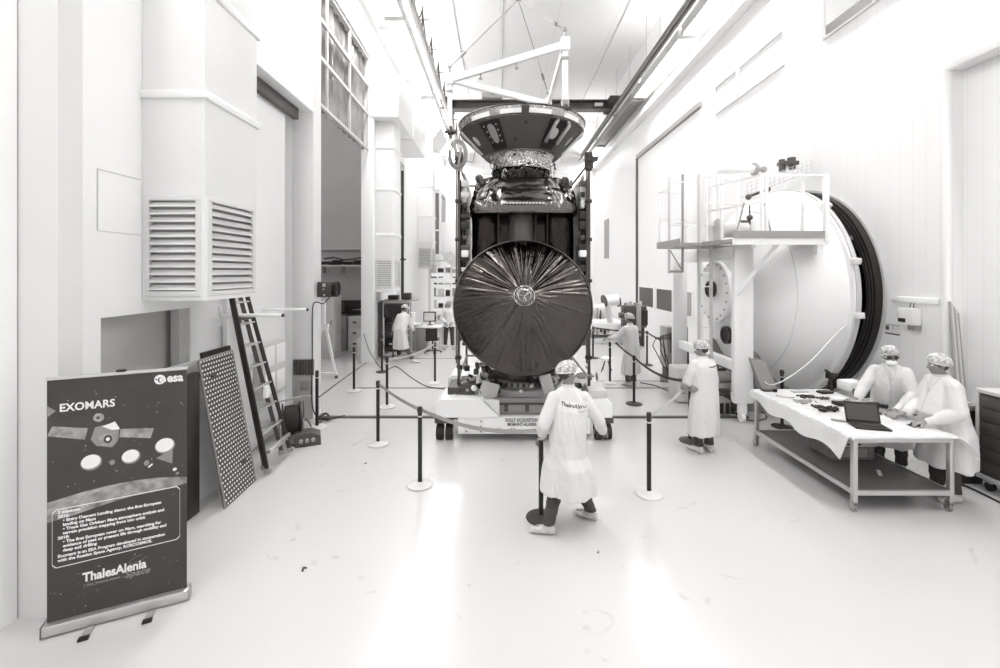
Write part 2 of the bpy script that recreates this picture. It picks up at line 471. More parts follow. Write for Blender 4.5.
# ================================================================ lamps and crane
def lamp(x0, x1, y0, y1, lit, label, grp):
    t = thing('ceiling_lamp', label, 'lamp', ((x0+x1)/2, (y0+y1)/2, 10.4), 0, grp)
    h = MB(); z = 10.42
    h.box(x0 - .05, x1 + .05, y0, y1, z, z + .16)
    h.box(x0 - .05, x0 - .01, y0, y1, z - .16, z); h.box(x1 + .01, x1 + .05, y0, y1, z - .16, z)
    h.box(x0 - .05, x1 + .05, y0 - .03, y0, z - .16, z + .16); h.box(x0 - .05, x1 + .05, y1, y1 + .03, z - .16, z + .16)
    h.build('housing', 'light_grey' if lit else 'mid_grey', t, smooth=False)
    MB().box(x0, x1, y0 + .01, y1 - .01, z - .1, z - .04).build('diffuser', 'lamp' if lit else 'lamp_off', t, smooth=False)
    if lit: MB().box(x0 + .02, x1 - .02, y0 + .05, y1 - .05, z + .165, z + .19).build('ceiling_fill_strip', 'fill_up', t, smooth=False)  # added glowing strip, out of view, only to brighten the ceiling
    n = 3
    for k in range(n):
        y = y0 + (k + .5) * (y1 - y0) / n
        MB().cyl(((x0+x1)/2, y, z + .16), ((x0+x1)/2, y, ZC), .012, seg=6).build('hanger', 'light_grey', t)
for i, (ya, yb) in enumerate(((-2.2, 2.4), (2.7, 8.1), (8.4, 13.6), (13.9, 18.5), (18.9, 25.7), (26.0, 29.8))):
    lit = i != 4
    lamp(5.80, 6.28, ya, yb, lit,
         ['long lit strip lamp over the right wall, behind the camera', 'long lit strip lamp over the right wall above the viewer', 'long lit strip lamp above the right crane rail wall windows',
          'glowing strip lamp hung over the tall sliding door', 'unlit grey strip lamp housing between two lit lamps, right wall',
          'farthest lit strip lamp on the right, by the far wall'][i], 'strip lamps along the right wall')
for i, (ya, yb) in enumerate(((-2.2, 2.4), (2.7, 8.1), (8.4, 12.6), (12.9, 18.3), (18.8, 24.2), (24.6, 29.8))):
    lamp(-3.42, -2.9, ya, yb, True,
         ['long lit strip lamp over the left wall, behind the camera', 'lit strip lamp over the left wall above the poster stand', 'lit strip lamp over the left wall above the plastic curtain',
          'lit strip lamp above the louvred duct beyond the doorway', 'lit strip lamp on the left behind the lifting frame post', 'farthest lit strip lamp on the left, by the far wall'][i],
         'strip lamps along the left wall')

def rail(x, label):
    t = thing('crane_rail', label, 'crane rail', (x, 13, 10.6))
    b = MB(); b.box(x - .05, x + .05, YB, YF - .1, 10.58, 10.6); b.box(x - .012, x + .012, YB, YF - .1, 10.6, 10.8); b.box(x - .06, x + .06, YB, YF - .1, 10.8, 10.83)
    b.build('beam', 'mid_grey' if x > 0 else 'light_grey', t, smooth=False)
    b2 = MB(); b2.box(x - .035, x + .035, YB, YF - .1, 10.83, 10.92); b2.build('rail_head', 'dark_grey', t, smooth=False)
    s = 1 if x > 0 else -1
    for k in range(8):
        y = 2.2 + k * 3.9
        MB().box(x, (XR if x > 0 else XL) - .004 * s, y, y + .12, 10.64, 10.74).build('bracket', 'light_grey', t, smooth=False) if x > 0 else \
        MB().box(XL + .004, x, y, y + .12, 10.64, 10.74).build('bracket', 'light_grey', t, smooth=False)
    return t
rr_ = rail(5.62, 'dark topped crane runway rail along the right wall')
cb = MB()
for s in (-.17,): cb.box(5.62 + s, 5.62 + s + .03, YB, YF - .2, 10.42, 10.5)
cb.build('conductor_bar', 'darker', rr_, smooth=False)
lr = rail(-2.62, 'crane runway rail with looped cables along the left wall')
# festoon of looping cables and stanchions on the left rail
for k in range(13):
    y = 5.0 + k * 1.9
    MB().cyl((-2.62, y, 10.92), (-2.62, y, 11.7), .022, seg=6).cyl((-2.85, y, 11.25), (-2.4, y, 11.25), .018, seg=6).build('post', 'dark_grey', lr)
    pts = [(-2.62, y + 1.9 * t, 11.62 - .75 * 4 * t * (1 - t)) for t in [i / 10 for i in range(11)]]
    MB().tube(pts, .022, 6).build('looped_cable', 'darker', lr)

cr = thing('crane_bridge', 'dark overhead crane bridge spanning the hall in front of the far wall', 'crane', (1.5, 21.5, 10.9))
g = MB(); g.box(-3.0, 5.9, 21.4, 21.9, 11.28, 11.34); g.box(-2.9, 5.8, 21.6, 21.7, 10.95, 11.28); g.box(-3.0, 5.9, 21.4, 21.9, 10.88, 10.95)
g.build('girder', 'dark_grey', cr, smooth=False)
MB().box(-2.85, -2.35, 20.9, 22.4, 10.94, 11.3, .03).build('end_truck', 'darker', cr)
MB().box(5.35, 5.9, 20.9, 22.4, 10.94, 11.35, .03).build('end_truck', 'darker', cr)
MB().box(-.9, .1, 21.2, 22.0, 11.34, 11.6, .03).build('hoist_box', 'mid_grey', cr)
MB().box(4.7, 5.1, 21.3, 21.39, 11.0, 11.15).build('plate', 'light_grey', cr)
# conduits on the ceiling
for x, lb in ((5.05, 'thin grey conduit on the ceiling near the right wall'), (-1.86, 'thin grey conduit on the ceiling near the left wall'), (.1, 'thin pale conduit down the middle of the ceiling')):
    tag(MB().cyl((x, YB, ZC - .06), (x, YF - .05, ZC - .06), .035, seg=8).build('ceiling_conduit', 'light_grey'), lb, 'conduit')

# ================================================================ ventilation ducts on the left wall
def louvre(parent, a, b, z0, z1, n, out):
    """grille between ground points a and b; out = outward normal"""
    a = Vector(a); b = Vector(b); out = Vector(out); up = Vector((0, 0, 1)); u = (b - a).normalized(); L_ = (b - a).length
    q = Matrix((u, out, up)).transposed()
    f = MB(); t = .055
    c = (a + b) / 2
    f.obox(c + out * .012 + up * (z0 + t/2), (L_, .03, t), q, .004); f.obox(c + out * .012 + up * (z1 - t/2), (L_, .03, t), q, .004)
    f.obox(a + u * t/2 + out * .012 + up * (z0 + z1) / 2, (t, .03, z1 - z0 - 2*t - .002), q); f.obox(b - u * t/2 + out * .012 + up * (z0 + z1) / 2, (t, .03, z1 - z0 - 2*t - .002), q)
    g_ = f.build('louvre_grille', 'cream', parent)
    s = MB(); h = (z1 - z0 - 2 * t) / n
    tilt = q @ Matrix.Rotation(radians(-50), 3, 'X')
    for k in range(n):
        s.obox(c + out * .004 + up * (z0 + t + (k + .5) * h), (L_ - 2*t, h * .86, .009), tilt)
    s.build('slats', 'cream', g_, smooth=False)
    bk = MB(); bk.obox(c + out * -.028 + up * (z0 + z1) / 2, (L_ - 2*t, .004, z1 - z0 - 2*t), q); bk.build('backing', 'mid_grey', g_, smooth=False)

def duct(y0, y1, zb, zt, x1, label, collars, lz, n):
    t = thing('ventilation_duct', label, 'duct', (XL + .3, y0, zb), 0, 'white louvred ventilation ducts on the left wall')
    b = MB()
    x0 = XL + .004
    # casing: box with openings behind the grilles
    zl0, zl1 = zb + lz[0], zb + lz[1]
    b.box(x0, x1, y0, y1, zl1, zt, .006); b.box(x0, x1, y0, y1, zb, zl0, .006)
    b.box(x0, x1 - .05, y0 + .05, y1, zl0, zl1)
    for (cx, cy) in ((x0 + .03, y0 + .03), (x1 - .03, y0 + .03), (x1 - .03, y1 - .03)):
        b.box(cx - .029, cx + .029, cy - .029, cy + .029, zl0, zl1)
    b.build('casing', 'white_paint', t)
    for z in collars:
        c_ = MB(); c_.box(x0, x1 + .035, y0 - .035, y1 + .035, z - .045, z + .045, .01); c_.build('collar', 'white_paint', t)
    louvre(t, (x0 + .03, y0 + .012, 0), (x1 - .04, y0 + .012, 0), zl0, zl1, n, (0, -1, 0))
    louvre(t, (x1 - .012, y0 + .04, 0), (x1 - .012, y1 - .06, 0), zl0, zl1, n, (1, 0, 0))
    return t
duct(4.68, 5.68, 2.434, 13.2, -3.21, 'large white ventilation duct with two louvre grilles, right above the poster stand', (4.68, 5.86, 8.2), (.05, 1.15), 12)
d2 = duct(13.3, 14.15, 2.13, 8.66, -3.28, 'white louvred ventilation duct just beyond the tall dark doorway', (3.9, 5.3, 6.6), (.1, 1.0), 12)
hz = MB(); hz.box(XL + .004, -3.05, 12.9, 17.6, 7.4, 8.7, .01); hz.box(XL + .004, -3.0, 15.0, 15.1, 7.35, 8.75, .01); hz.build('horizontal_duct', 'white_paint', d2)
d3 = duct(20.3, 21.3, 2.9, 9.0, -3.2, 'farthest white ventilation duct, beyond the desks on the left', (4.2, 5.4, 6.8), (.1, 1.0), 10)
hz = MB(); hz.prism([(-3.88, 20.25, 9.0), (-3.2, 20.25, 9.0), (-2.75, 20.25, 9.6), (-3.88, 20.25, 9.6)], (0, 2.4, 0)); hz.build('hood', 'white_paint', d3, smooth=False)

# glazed cabin on the left wall far back
cb_ = thing('glazed_cabin', 'white framed glazed box high on the left wall behind the far duct', 'cabin', (-3.6, 23.5, 3.6))
g = MB()
x0, x1, y0, y1, z0, z1 = XL + .01, -3.15, 22.6, 24.6, 3.7, 6.9
for (x, y) in ((x0 + .04, y0), (x1, y0), (x1, y1)): g.box(x - .05, x + .05, y - .05, y + .05, z0, z1)
g.box(x0, x1 + .05, y0 - .05, y1 + .05, z0 - .7, z0); g.box(x0, x1 + .05, y0 - .05, y1 + .05, z1, z1 + .2)
g.box(x0, x1, y0 - .04, y0 + .02, 4.9, 4.98)
g.build('frame', 'white_paint', cb_, smooth=False)
MB().box(x0 + .1, x1 - .05, y0 + .02, y1 - .02, z0, z1).build('glazing', 'glass', cb_, smooth=False)
# ================================================================ spacecraft on its dolly
SX, SY = .405, 8.1                      # vertical axis of the craft
def crumple(mb, cuts, amp, sc, seed=0, zscale=1.0):
    bm = mb.bm
    bmesh.ops.subdivide_edges(bm, edges=bm.edges[:], cuts=cuts, use_grid_fill=True)
    bm.normal_update()
    for v in bm.verts:
        p = Vector((v.co.x * sc, v.co.y * sc, v.co.z * sc * zscale)) + Vector((seed, 0, 0))
        n = noise.noise(p); n2 = abs(noise.noise(p * 2.3 + Vector((9, 9, 9))))
        v.co += v.normal * amp * (n + 1.4 * (n2 - .25))
    return mb

craft = thing('spacecraft', 'tall foil wrapped spacecraft with a big dark round antenna and a cone on top', 'spacecraft', (SX, SY, .72))
# body and its three dark bays
b = MB(); b.box(-.50, 1.31, 7.65, 8.95, 1.3, 3.8); crumple(b, 10, .02, 2.2); b.build('body', 'foil_dark', craft, angle=180)
for i, (px0, px1, m) in enumerate(((473, 499, 'foil_dark'), (508, 535, 'dark_panel'), (546, 573, 'foil_dark'))):
    xa = (px0 - 500) / FPX * 7.4; xb = (px1 - 500) / FPX * 7.4
    b = MB(); c_ = (xa + xb) / 2; r_ = (xb - xa) / 2
    b.loft([((c_, 7.6, z), (r_ * k, 0, 0), (0, .22 * k, 0)) for z, k in ((2.2, 1), (2.9, 1), (3.55, 1), (3.72, .93), (3.76, .8))], seg=26)
    crumple(b, 2, .012, 5, i); t_ = b.build('tank_cover', m, craft, angle=180)
b = MB()
for x in (-.03, .19, .62, .83): b.cyl((x, 7.5, 2.2), (x, 7.5, 3.75), .018, seg=8)
b.build('strut_tube', 'darker', craft)
# foil tent over the upper deck: crumpled blanket with folds fanning out from two seams
b = MB(); rings = []; seg = 300
prof = [(3.74, .90, .93), (3.745, .935, .955), (3.84, .935, .955), (3.92, .93, .95)] + [(3.92 + .46 * t, .93 - .16 * t ** 2.2, .95 - .30 * t) for t in [k / 22 for k in range(1, 23)]] + [(4.42, .66, .58), (4.44, .5, .45), (4.45, .2, .2)]
def ridge(x): return 1 - 2 * abs((x % 1.0) - .5)
for (z, a_, b_) in prof:
    ring = []
    for k in range(seg):
        th = 2*pi*k/seg; c, s_ = cos(th), sin(th); e = 2 / 7
        x = SX + a_ * (abs(c) ** e) * (1 if c > 0 else -1); y = 8.15 + b_ * (abs(s_) ** e) * (1 if s_ > 0 else -1)
        p = Vector((x, y, z)); n_ = Vector((c, s_, 0)).normalized(); d = 0
        if z > 3.9:
            sx = x - SX; A0 = (.24 if sx > 0 else -.24)
            dx, dz = sx - A0, 4.5 - z; ang = math.atan2(dx, dz + .05); dist = math.hypot(dx, dz)
            if abs(sx) > .24: d += (.055 * (ridge(ang * 3.1 + noise.noise(p * 1.7) * .9) - .5) + .03 * (ridge(ang * 7.3 + 2 * noise.noise(p * 2.5)) - .5)) * min(1, dist * 3)
            else: d += .02 * noise.noise(p * 4)
            d += .03 * math.exp(-((abs(sx) - .25) / .03) ** 2)
        d += .02 * (abs(noise.noise(p * 5)) - .2) + .008 * noise.noise(p * 14)
        if z < 3.9: d *= .5
        ring.append(b.bm.verts.new(p + n_ * d))
    rings.append(ring)
b._skin(rings, True); b.build('upper_deck_foil', 'foil', craft, angle=180)
b = MB()
for k in range(13): b.box(.06 + k * .055 - .02, .06 + k * .055 + .02, 7.135, 7.16, 3.885, 3.91)
b.build('label_strip', 'alu', craft)
# neck under the cone
b = MB(); b.lathe([(.5, 4.60), (.57, 4.61), (.55, 4.66), (.55, 4.72), (.56, 4.80), (.57, 4.86), (.62, 4.9), (.0, 4.9)], (SX, SY, 0), seg=48); crumple(b, 2, .018, 5, 5); b.build('neck_ring', 'foil_bright', craft, angle=180)
b = MB(); b.lathe([(.47, 4.3), (.53, 4.42), (.54, 4.58), (.5, 4.62)], (SX, SY, 0), seg=40); crumple(b, 2, .05, 8, 2); b.build('wiring_shroud', 'foil_dark', craft, angle=180)
for k in range(16):
    a = -pi/2 + RN.uniform(-1.4, 1.2); r0 = .56 + RN.uniform(0, .07); z0 = RN.uniform(4.42, 4.8); L_ = RN.uniform(.15, .5)
    pts = []
    for i in range(7):
        t = i / 6; aa = a + L_ * t * 1.2; pts.append((SX + (r0 + .03 * sin(t * 5 + k)) * cos(aa), SY + (r0 + .03 * sin(t * 5 + k)) * sin(aa), z0 + .09 * sin(t * 6 + k * 2) * RN.uniform(.5, 1)))
    MB().tube(pts, RN.choice((.008, .011, .016)), 6).build('cable', RN.choice(('darker', 'alu', 'black', 'dark_steel')), craft)
# ---- cone
Z0, Z1, R0, R1 = 4.88, 5.30, .69, 1.13
def cpt(a, t, off=0):
    r = R0 + (R1 - R0) * t; z = Z0 + (Z1 - Z0) * t
    n = Vector((cos(a) * (Z1 - Z0), sin(a) * (Z1 - Z0), -(R1 - R0))).normalized()
    return Vector((SX + r * cos(a), SY + r * sin(a), z)) + n * off
b = MB(); b.lathe([(.5, 4.92), (R0, Z0), (R1, Z1), (1.1, Z1 + .03), (.66, Z0 + .04), (.5, 4.95)], (SX, SY, 0), seg=96)
cone = b.build('cone_shell', 'dark_panel', craft)
b = MB(); b.lathe([(R1, Z1 + .004), (1.165, 5.43), (1.17, 5.46), (1.14, 5.47), (1.10, Z1 + .03)], (SX, SY, 0), seg=96); b.build('rim_band', 'foil_bright', craft)
b = MB()
for rr2, zz in ((1.172, 5.465), (1.142, 5.32)): b.tube([(SX + rr2 * cos(2*pi*k/96), SY + rr2 * sin(2*pi*k/96), zz) for k in range(97)], .014, 6)
b.build('rim_tube', 'dark_steel', craft)
b = MB()
for a0, a1 in ((-1.93, -1.62), (-1.52, -1.18), (-2.45, -2.1), (-.95, -.6)):
    n = 14; vs = []
    b = MB()
    for i in range(n + 1):
        a = a0 + (a1 - a0) * i / n
        vs.append([b.bm.verts.new(Vector((SX + (1.134 + dr) * cos(a), SY + (1.134 + dr) * sin(a), z))) for dr, z in ((.006, 5.315), (.03, 5.405), (.024, 5.405), (0, 5.315))])
    b._skin(vs, True); b.build('white_strip', 'white_paint', craft)
def cpatch(a0, a1, t0, t1, off, mat, name):
    b = MB(); n = 10; vs = []
    for i in range(n + 1):
        a = a0 + (a1 - a0) * i / n
        vs.append([b.bm.verts.new(cpt(a, t, o)) for t, o in ((t0, off), (t1, off), (t1, 0), (t0, 0))])
    b._skin(vs, True); return b.build(name, mat, craft)
def cdisc(a, t, ra, rt, off, mat, name, sq=2.0):
    b = MB(); n = 28
    def q(k): c, s = cos(2*pi*k/n), sin(2*pi*k/n); return (abs(c) ** (2/sq)) * (1 if c > 0 else -1), (abs(s) ** (2/sq)) * (1 if s > 0 else -1)
    up = [b.bm.verts.new(cpt(a + ra * q(k)[0], t + rt * q(k)[1], off)) for k in range(n)]
    dn = [b.bm.verts.new(cpt(a + ra * q(k)[0], t + rt * q(k)[1], -.002)) for k in range(n)]
    b._skin([dn, up], True); return b.build(name, mat, craft)
for s in (-1, 1):
    a = -pi/2 + s * .58
    cpatch(a - .19, a + .19, .06, .95, .006, 'black', 'cone_panel')
    if s < 0:
        cdisc(a, .55, .075, .3, .014, 'mid_grey', 'hatch_cover', 2.6)
        for k in range(4):
            for d in (-1, 1): cdisc(a + d * .115, .3 + k * .17, .012, .028, .016, 'alu', 'bolt')
    else:
        cdisc(a, .55, .08, .17, .014, 'light_grey', 'hatch_cover')
        for d in (-1, 1):
            MB().bar(cpt(a + d * .14, .3, .06), cpt(a + d * .12, .95, .1), .05, .05, .008).build('hoist_bracket', 'alu', craft)
            MB().bar(cpt(a + d * .12, .95, .1), Vector((1.09, 7.53 - .35, 5.5)) + Vector((0, .3, 0)), .05, .05, .008).build('hoist_bracket', 'steel', craft)
    a2 = -pi/2 + s * 1.12
    cdisc(a2, .5, .06, .16, .012, 'light_grey' if s < 0 else 'mid_grey', 'port_cover')
cpatch(-pi/2 - .05, -pi/2 + .05, 1.0, 1.28, .03, 'dark_panel', 'rim_block')
for (a, t) in ((-1.75, .3), (-1.55, .8)): cdisc(a, t, .03, .05, .008, 'darker', 'port_cover')
for s in (-1, 1):
    a = -pi/2 + s * 1.3; MB().bar(cpt(a, .1, .03), cpt(a, 1, .03), .07, .03, .006).build('cone_rib', 'alu', craft)
# handling knobs at the rim where the lifting posts land
for (x, y) in ((-.97, 8.45), (1.09, 7.2)):
    b = MB(); b.ball((x, y, 5.5), .075, 12).cyl((x - .12, y, 5.5), (x + .12, y, 5.5), .035).cyl((x, y, 5.38), (x, y, 5.6), .03); b.build('lifting_clamp', 'dark_steel', craft)

# ---- the big antenna: pleated foil tent over a dish
AC = Vector((.373, 6.98, 2.235)); AT = radians(20); AR = 1.12; AD = .46
An = Vector((0, -cos(AT), sin(AT))); Au = Vector((1, 0, 0)); Av = An.cross(Au) * -1
if Av.z < 0: Av = -Av
ant = Matrix((Au, Av, An)).transposed()
b = MB(); na, nr = 420, 26; rings = []
rng = random.Random(5)
folds = []
for k in range(104):
    a = rng.uniform(0, 2*pi)
    up = max(0, sin(a) * .9 + .35)                       # folds gather on the upper and side parts
    folds.append((a, rng.uniform(.012, .035), rng.uniform(.008, .04) * (0.3 + up), rng.uniform(.0, .35), rng.uniform(.6, 1.1), rng.uniform(-.06, .06)))
for j in range(nr + 1):
    t = .13 + (1 - .13) * j / nr; ring = []
    for k in range(na):
        a = 2*pi*k/na; h = AD * (1 - t) ** .92 if t < 1 else 0
        h = AD * (1 - t ** 1.25)
        for (fa, fw, fh, t0, t1, tw) in folds:
            d = (a - fa - tw * t + pi) % (2*pi) - pi
            if abs(d) < .2:
                e = max(0, 1 - abs(d) / (fw * (1.0 + .6 / (t + .3))))
                if t > t0: h += fh * e * min(1, (t - t0) * 6) * (1 if t < t1 else max(0, 1 - (t - t1) * 3)) * min(1, (1.02 - t) * 12)
        h += .010 * noise.noise(Vector((cos(a) * 3 * t, sin(a) * 3 * t, 1))) + .005 * noise.noise(Vector((cos(a) * 14 * t, sin(a) * 14 * t, 4)))
        rj = AR * t * (1 + .004 * noise.noise(Vector((cos(a) * 9, sin(a) * 9, 7))))
        ring.append(b.bm.verts.new(AC + ant @ Vector((rj * cos(a), rj * sin(a), h))))
    rings.append(ring)
ring = [b.bm.verts.new(AC + ant @ Vector((AR * 1.0 * cos(2*pi*k/na), AR * 1.0 * sin(2*pi*k/na), -.035))) for k in range(na)]; rings.append(ring)
b._skin(rings, True)
b.build('antenna_cover', 'foil_dish', craft, angle=180)
b = MB(); b.lathe([(.0, AD - .02), (.13, AD - .005), (.155, AD - .035), (.165, AD - .1), (.0, AD - .1)], AC, seg=40, rot=ant); crumple(b, 1, .008, 30); b.build('antenna_hub', 'foil', craft, angle=180)
b = MB(); b.tube([AC + ant @ Vector((.155 * cos(2*pi*k/40), .155 * sin(2*pi*k/40), AD - .02)) for k in range(41)], .012, 6)
b.tube([AC + ant @ Vector((.095 * cos(2*pi*k/40), .095 * sin(2*pi*k/40), AD + .0)) for k in range(41)], .008, 6); b.build('hub_ring', 'foil_bright', craft)
b = MB(); b.cyl(AC - An * .03, AC - An * .6 + Vector((0, 0, .1)), .25, .4, 24); b.build('antenna_mount', 'dark_steel', craft)
b = MB(); b.tube([AC + ant @ Vector(((AR + .008) * cos(2*pi*k/120), (AR + .008) * sin(2*pi*k/120), -.01)) for k in range(121)], .012, 6); b.build('antenna_rim', 'dark_steel', craft)
# ---- folded solar arrays and side equipment
for s in (-1, 1):
    for k in range(3):
        x = SX + s * (1.0 + k * .045)
        MB().box(x - .012, x + .012, 7.45, 8.9, 1.55, 4.35).build('solar_panel', 'solar', craft, smooth=False)
    x = SX + s * 1.0
    MB().prism([(x - s*.02, 7.3, 3.9), (x + s*.10, 7.35, 3.9), (x + s*.02, 7.35, 4.45), (x - s*.05, 7.3, 4.3)], (0, .04, 0)).build('side_panel', 'alu', craft)
    for k in range(16):
        z = 1.5 + k * .18; w_ = RN.uniform(.03, .08)
        MB().box(x - w_, x + w_, 7.3, 7.42, z, z + RN.uniform(.05, .14), .008).build('hinge', RN.choice(('black', 'darker', 'dark_steel', 'alu')), craft)
    MB().box(x - .06, x + .06, 7.25, 7.4, 3.0, 3.12, .02).build('pad', 'white_soft', craft)
for s in (-1, 1):
    b = MB()
    for k in range(7):
        b.ball((SX + s * (.72 + RN.uniform(-.06, .06)), 7.5 + RN.uniform(-.1, .1), 4.3 + RN.uniform(-.08, .08)), RN.uniform(.04, .08), 8)
    crumple(b, 0, .02, 9); b.build('thruster_cluster', 'dark_steel', craft)
# ---- lower end: adapter cone and ring, equipment boxes
b = MB(); b.lathe([(.66, .86), (.62, .95), (.56, 1.35), (.5, 1.36)], (SX, SY, 0), seg=56); b.build('adapter_cone', 'dark_steel', craft)
b = MB(); b.lathe([(.70, .74), (.76, .74), (.77, .78), (.77, .85), (.74, .88), (.66, .88), (.66, .74)], (SX, SY, 0), seg=64, close=True); b.build('adapter_ring', 'dull_steel', craft)
for k in range(24, 48):
    a = 2*pi*k/48; c_ = Vector((SX + .775 * cos(a), SY + .775 * sin(a), .815)); MB().obox(c_, (.014, .05, .06), Matrix.Rotation(a, 3, 'Z')).build('ring_bolt', 'darker', craft)
for k in range(34):
    a = -pi/2 + RN.uniform(-1.25, 1.25); r = RN.uniform(.55, .8); z = RN.uniform(.9, 1.4); s_ = RN.uniform(.04, .13)
    c_ = Vector((SX + r * cos(a), SY + r * sin(a), z))
    if k % 3 == 0: MB().cyl(c_, c_ + Vector((RN.uniform(-.15, .15), -.06, RN.uniform(-.15, .15))), s_ * .5, seg=10).build('valve', RN.choice(('dark_steel', 'steel', 'black')), craft)
    else: MB().obox(c_, (s_ * 1.4, s_, s_), Matrix.Rotation(RN.uniform(0, 3), 3, 'Z'), .008).build('equipment_box', RN.choice(('dark_grey', 'darker', 'mid_grey', 'black', 'dark_steel')), craft)
b = MB(); b.obox(P(489, 391, 7.2), (.3, .04, .3), Matrix.Rotation(.3, 3, 'Y'), .01); b.build('bracket_plate', 'light_grey', craft)
b = MB(); b.obox(P(547, 384, 7.25), (.2, .04, .32), Matrix.Rotation(-.25, 3, 'Y'), .01); b.build('bracket_plate', 'light_grey', craft)
for (px, py, r) in ((474, 388, .05), (531, 386, .03), (521, 391, .03)):
    MB().ball(P(px, py, 7.15), r, 12).build('cap', 'white_paint', craft)

# ---- scaffold frame around the craft
sf = thing('support_frame', 'slim dark pole frame clamped around the tall spacecraft', 'scaffold', (SX, 8.2, .7))
for (x, y) in ((-.70, 7.3), (1.51, 7.3), (-.72, 9.25), (1.53, 9.25)):
    b = MB(); b.box(x - .022, x + .022, y - .022, y + .022, .68, 4.72, .004)
    b.box(x - .05, x - .03, y - .02, y + .02, 1.2, 4.6); b.build('pole', 'dark_steel', sf)
    for z in (1.3, 1.9, 2.6, 3.3, 3.95, 4.5): MB().box(x - .06, x + .045, y - .045, y + .045, z - .03, z + .03, .008).build('clamp', 'darker', sf)
b = MB()
for z in (4.6, .95):
    MB().cyl((-.7, 7.3, z), (-.72, 9.25, z), .02).build('cross_tube', 'dark_steel', sf); MB().cyl((1.51, 7.3, z), (1.53, 9.25, z), .02).build('cross_tube', 'dark_steel', sf); MB().cyl((-.72, 9.25, z), (1.53, 9.25, z), .02).build('cross_tube', 'dark_steel', sf)
for x, s in ((-.70, -1), (1.51, 1)):
    b = MB(); b.box(x - .07, x + .07, 7.26, 7.36, 4.5, 4.78, .012); b.box(x - .03, x + .09 * s + .05, 7.24, 7.3, 4.62, 4.7); b.build('head_bracket', 'darker', sf)
# coil of cable hung on the left pole
cc = MB(); c0 = P(458, 155, 7.2)
for k in range(6):
    r = .17 + .03 * sin(k * 2); cc.tube([c0 + Vector((r * cos(a) * .75 + .01 * sin(k * 3), -.02 * k + .03, (r + .05) * sin(a) + .02 * sin(k))) for a in [2*pi*i/20 for i in range(21)]], .013, 6)
cc.tube([c0 + Vector((-.05, -.06, .15)), c0 + Vector((.0, -.08, -.05)), c0 + Vector((.06, -.07, .1)), c0 + Vector((.02, -.1, -.18))], .02, 6)
cc.tube([c0 + Vector((.1, 0, -.1)), c0 + Vector((.25, 0, -.12)), c0 + Vector((.29, .05, .1)), c0 + Vector((.2, .05, .22))], .01, 6)
tag(cc.build('cable_coil', 'mid_grey'), 'loosely coiled dark cable hanging at the top of the left scaffold pole', 'cable')

# ---- dolly
dl = thing('transport_dolly', 'low white lettered dolly on black twin casters that carries the spacecraft', 'dolly', (.39, 8.1, 0))
b = MB(); b.box(-.68, 1.46, 6.95, 7.1, .13, .40, .008); b.box(-.68, 1.46, 9.1, 9.25, .13, .40, .008); b.box(-.68, -.5, 7.1, 9.1, .13, .4); b.box(1.28, 1.46, 7.1, 9.1, .13, .4)
b.build('chassis', 'white_paint', dl)
for s in (-1, 1):
    c_ = .39
    for y0 in (6.93, 8.55):
        pr = [(c_ + s * 1.42, y0, .40), (c_ + s * 1.42, y0, .63), (c_ + s * 1.34, y0, .69), (c_ + s * .66, y0, .69), (c_ + s * .66, y0, .66), (c_ + s * .40, y0, .41)]
        MB().prism(pr, (0, .72, 0)).build('outrigger', 'white_paint', dl, smooth=False)
        MB().prism([(c_ + s * .66, y0 + .02, .69), (c_ + s * .42, y0 + .02, .68), (c_ + s * .40, y0 + .02, .66), (c_ + s * .40, y0 + .02, .43)], (0, .025, 0)).build('gusset', 'cream', dl, smooth=False)
        cw = thing_c = MB()
        x = c_ + s * 1.3; y = y0 + .12
        cw.box(x - .15, x + .15, y - .1, y + .2, .3, .4, .01); f = cw.build('caster_fork', 'dark_grey', dl)
        for dx in (-.075, .075):
            MB().cyl((x + dx - .055, y + .04, .125), (x + dx + .055, y + .04, .125), .125, seg=24).build('wheel', 'rubber', f)
            MB().cyl((x + dx - .06, y + .04, .125), (x + dx + .06, y + .04, .125), .05, seg=16).build('wheel_hub', 'mid_grey', f)
MB().box(-.58, -.27, 6.935, 6.95, .15, .37, .004).build('cover_plate', 'cream', dl)
b = MB()
for (x, z) in ((-.54, .18), (-.54, .26), (-.31, .18), (-.31, .26), (-.31, .34)): b.cyl((x, 6.925, z), (x, 6.94, z), .012, seg=8)
b.build('bolts', 'dark_grey', dl)
b = MB(); b.lathe([(.5, .4), (.80, .4), (.8, .72), (.7, .74), (.5, .74)], (SX, SY, 0), seg=64, close=True); b.build('pedestal', 'light_grey', dl)
b = MB(); b.box(-.1, .95, 7.12, 7.2, .40, .66, .01); b.build('front_plate', 'mid_grey', dl)
b = MB()
for x in (.1, .45, .8): b.box(x - .03, x + .03, 7.08, 7.13, .45, .55, .006)
b.box(-.02, .9, 7.09, 7.12, .56, .585); b.build('clamp', 'dark_grey', dl)
b = MB()
for x in (-.75, -.55): b.box(x - .13, x + .12, 7.2, 7.75, .69, .82 + (x + .75) * .3, .02)
b.build('equipment_box', 'dark_grey', dl)
for k in range(46):
    c_ = P(RN.uniform(456, 500) if k % 4 else RN.uniform(560, 590), RN.uniform(364, 398), RN.uniform(7.2, 7.5)); c_.z = max(.74, c_.z); s_ = RN.uniform(.04, .1)
    if k % 2: MB().cyl(c_, c_ + Vector((RN.uniform(-.16, .16), RN.uniform(-.1, 0), RN.uniform(-.1, .14))), s_ * .4, seg=10).build('fitting', RN.choice(('steel', 'dark_steel', 'light_grey', 'black')), dl)
    else: MB().obox(c_, (s_ * 1.5, s_, s_), Matrix.Rotation(RN.uniform(0, 3), 3, 'Z'), .006).build('junction_box', RN.choice(('dark_grey', 'darker', 'black', 'alu')), dl)
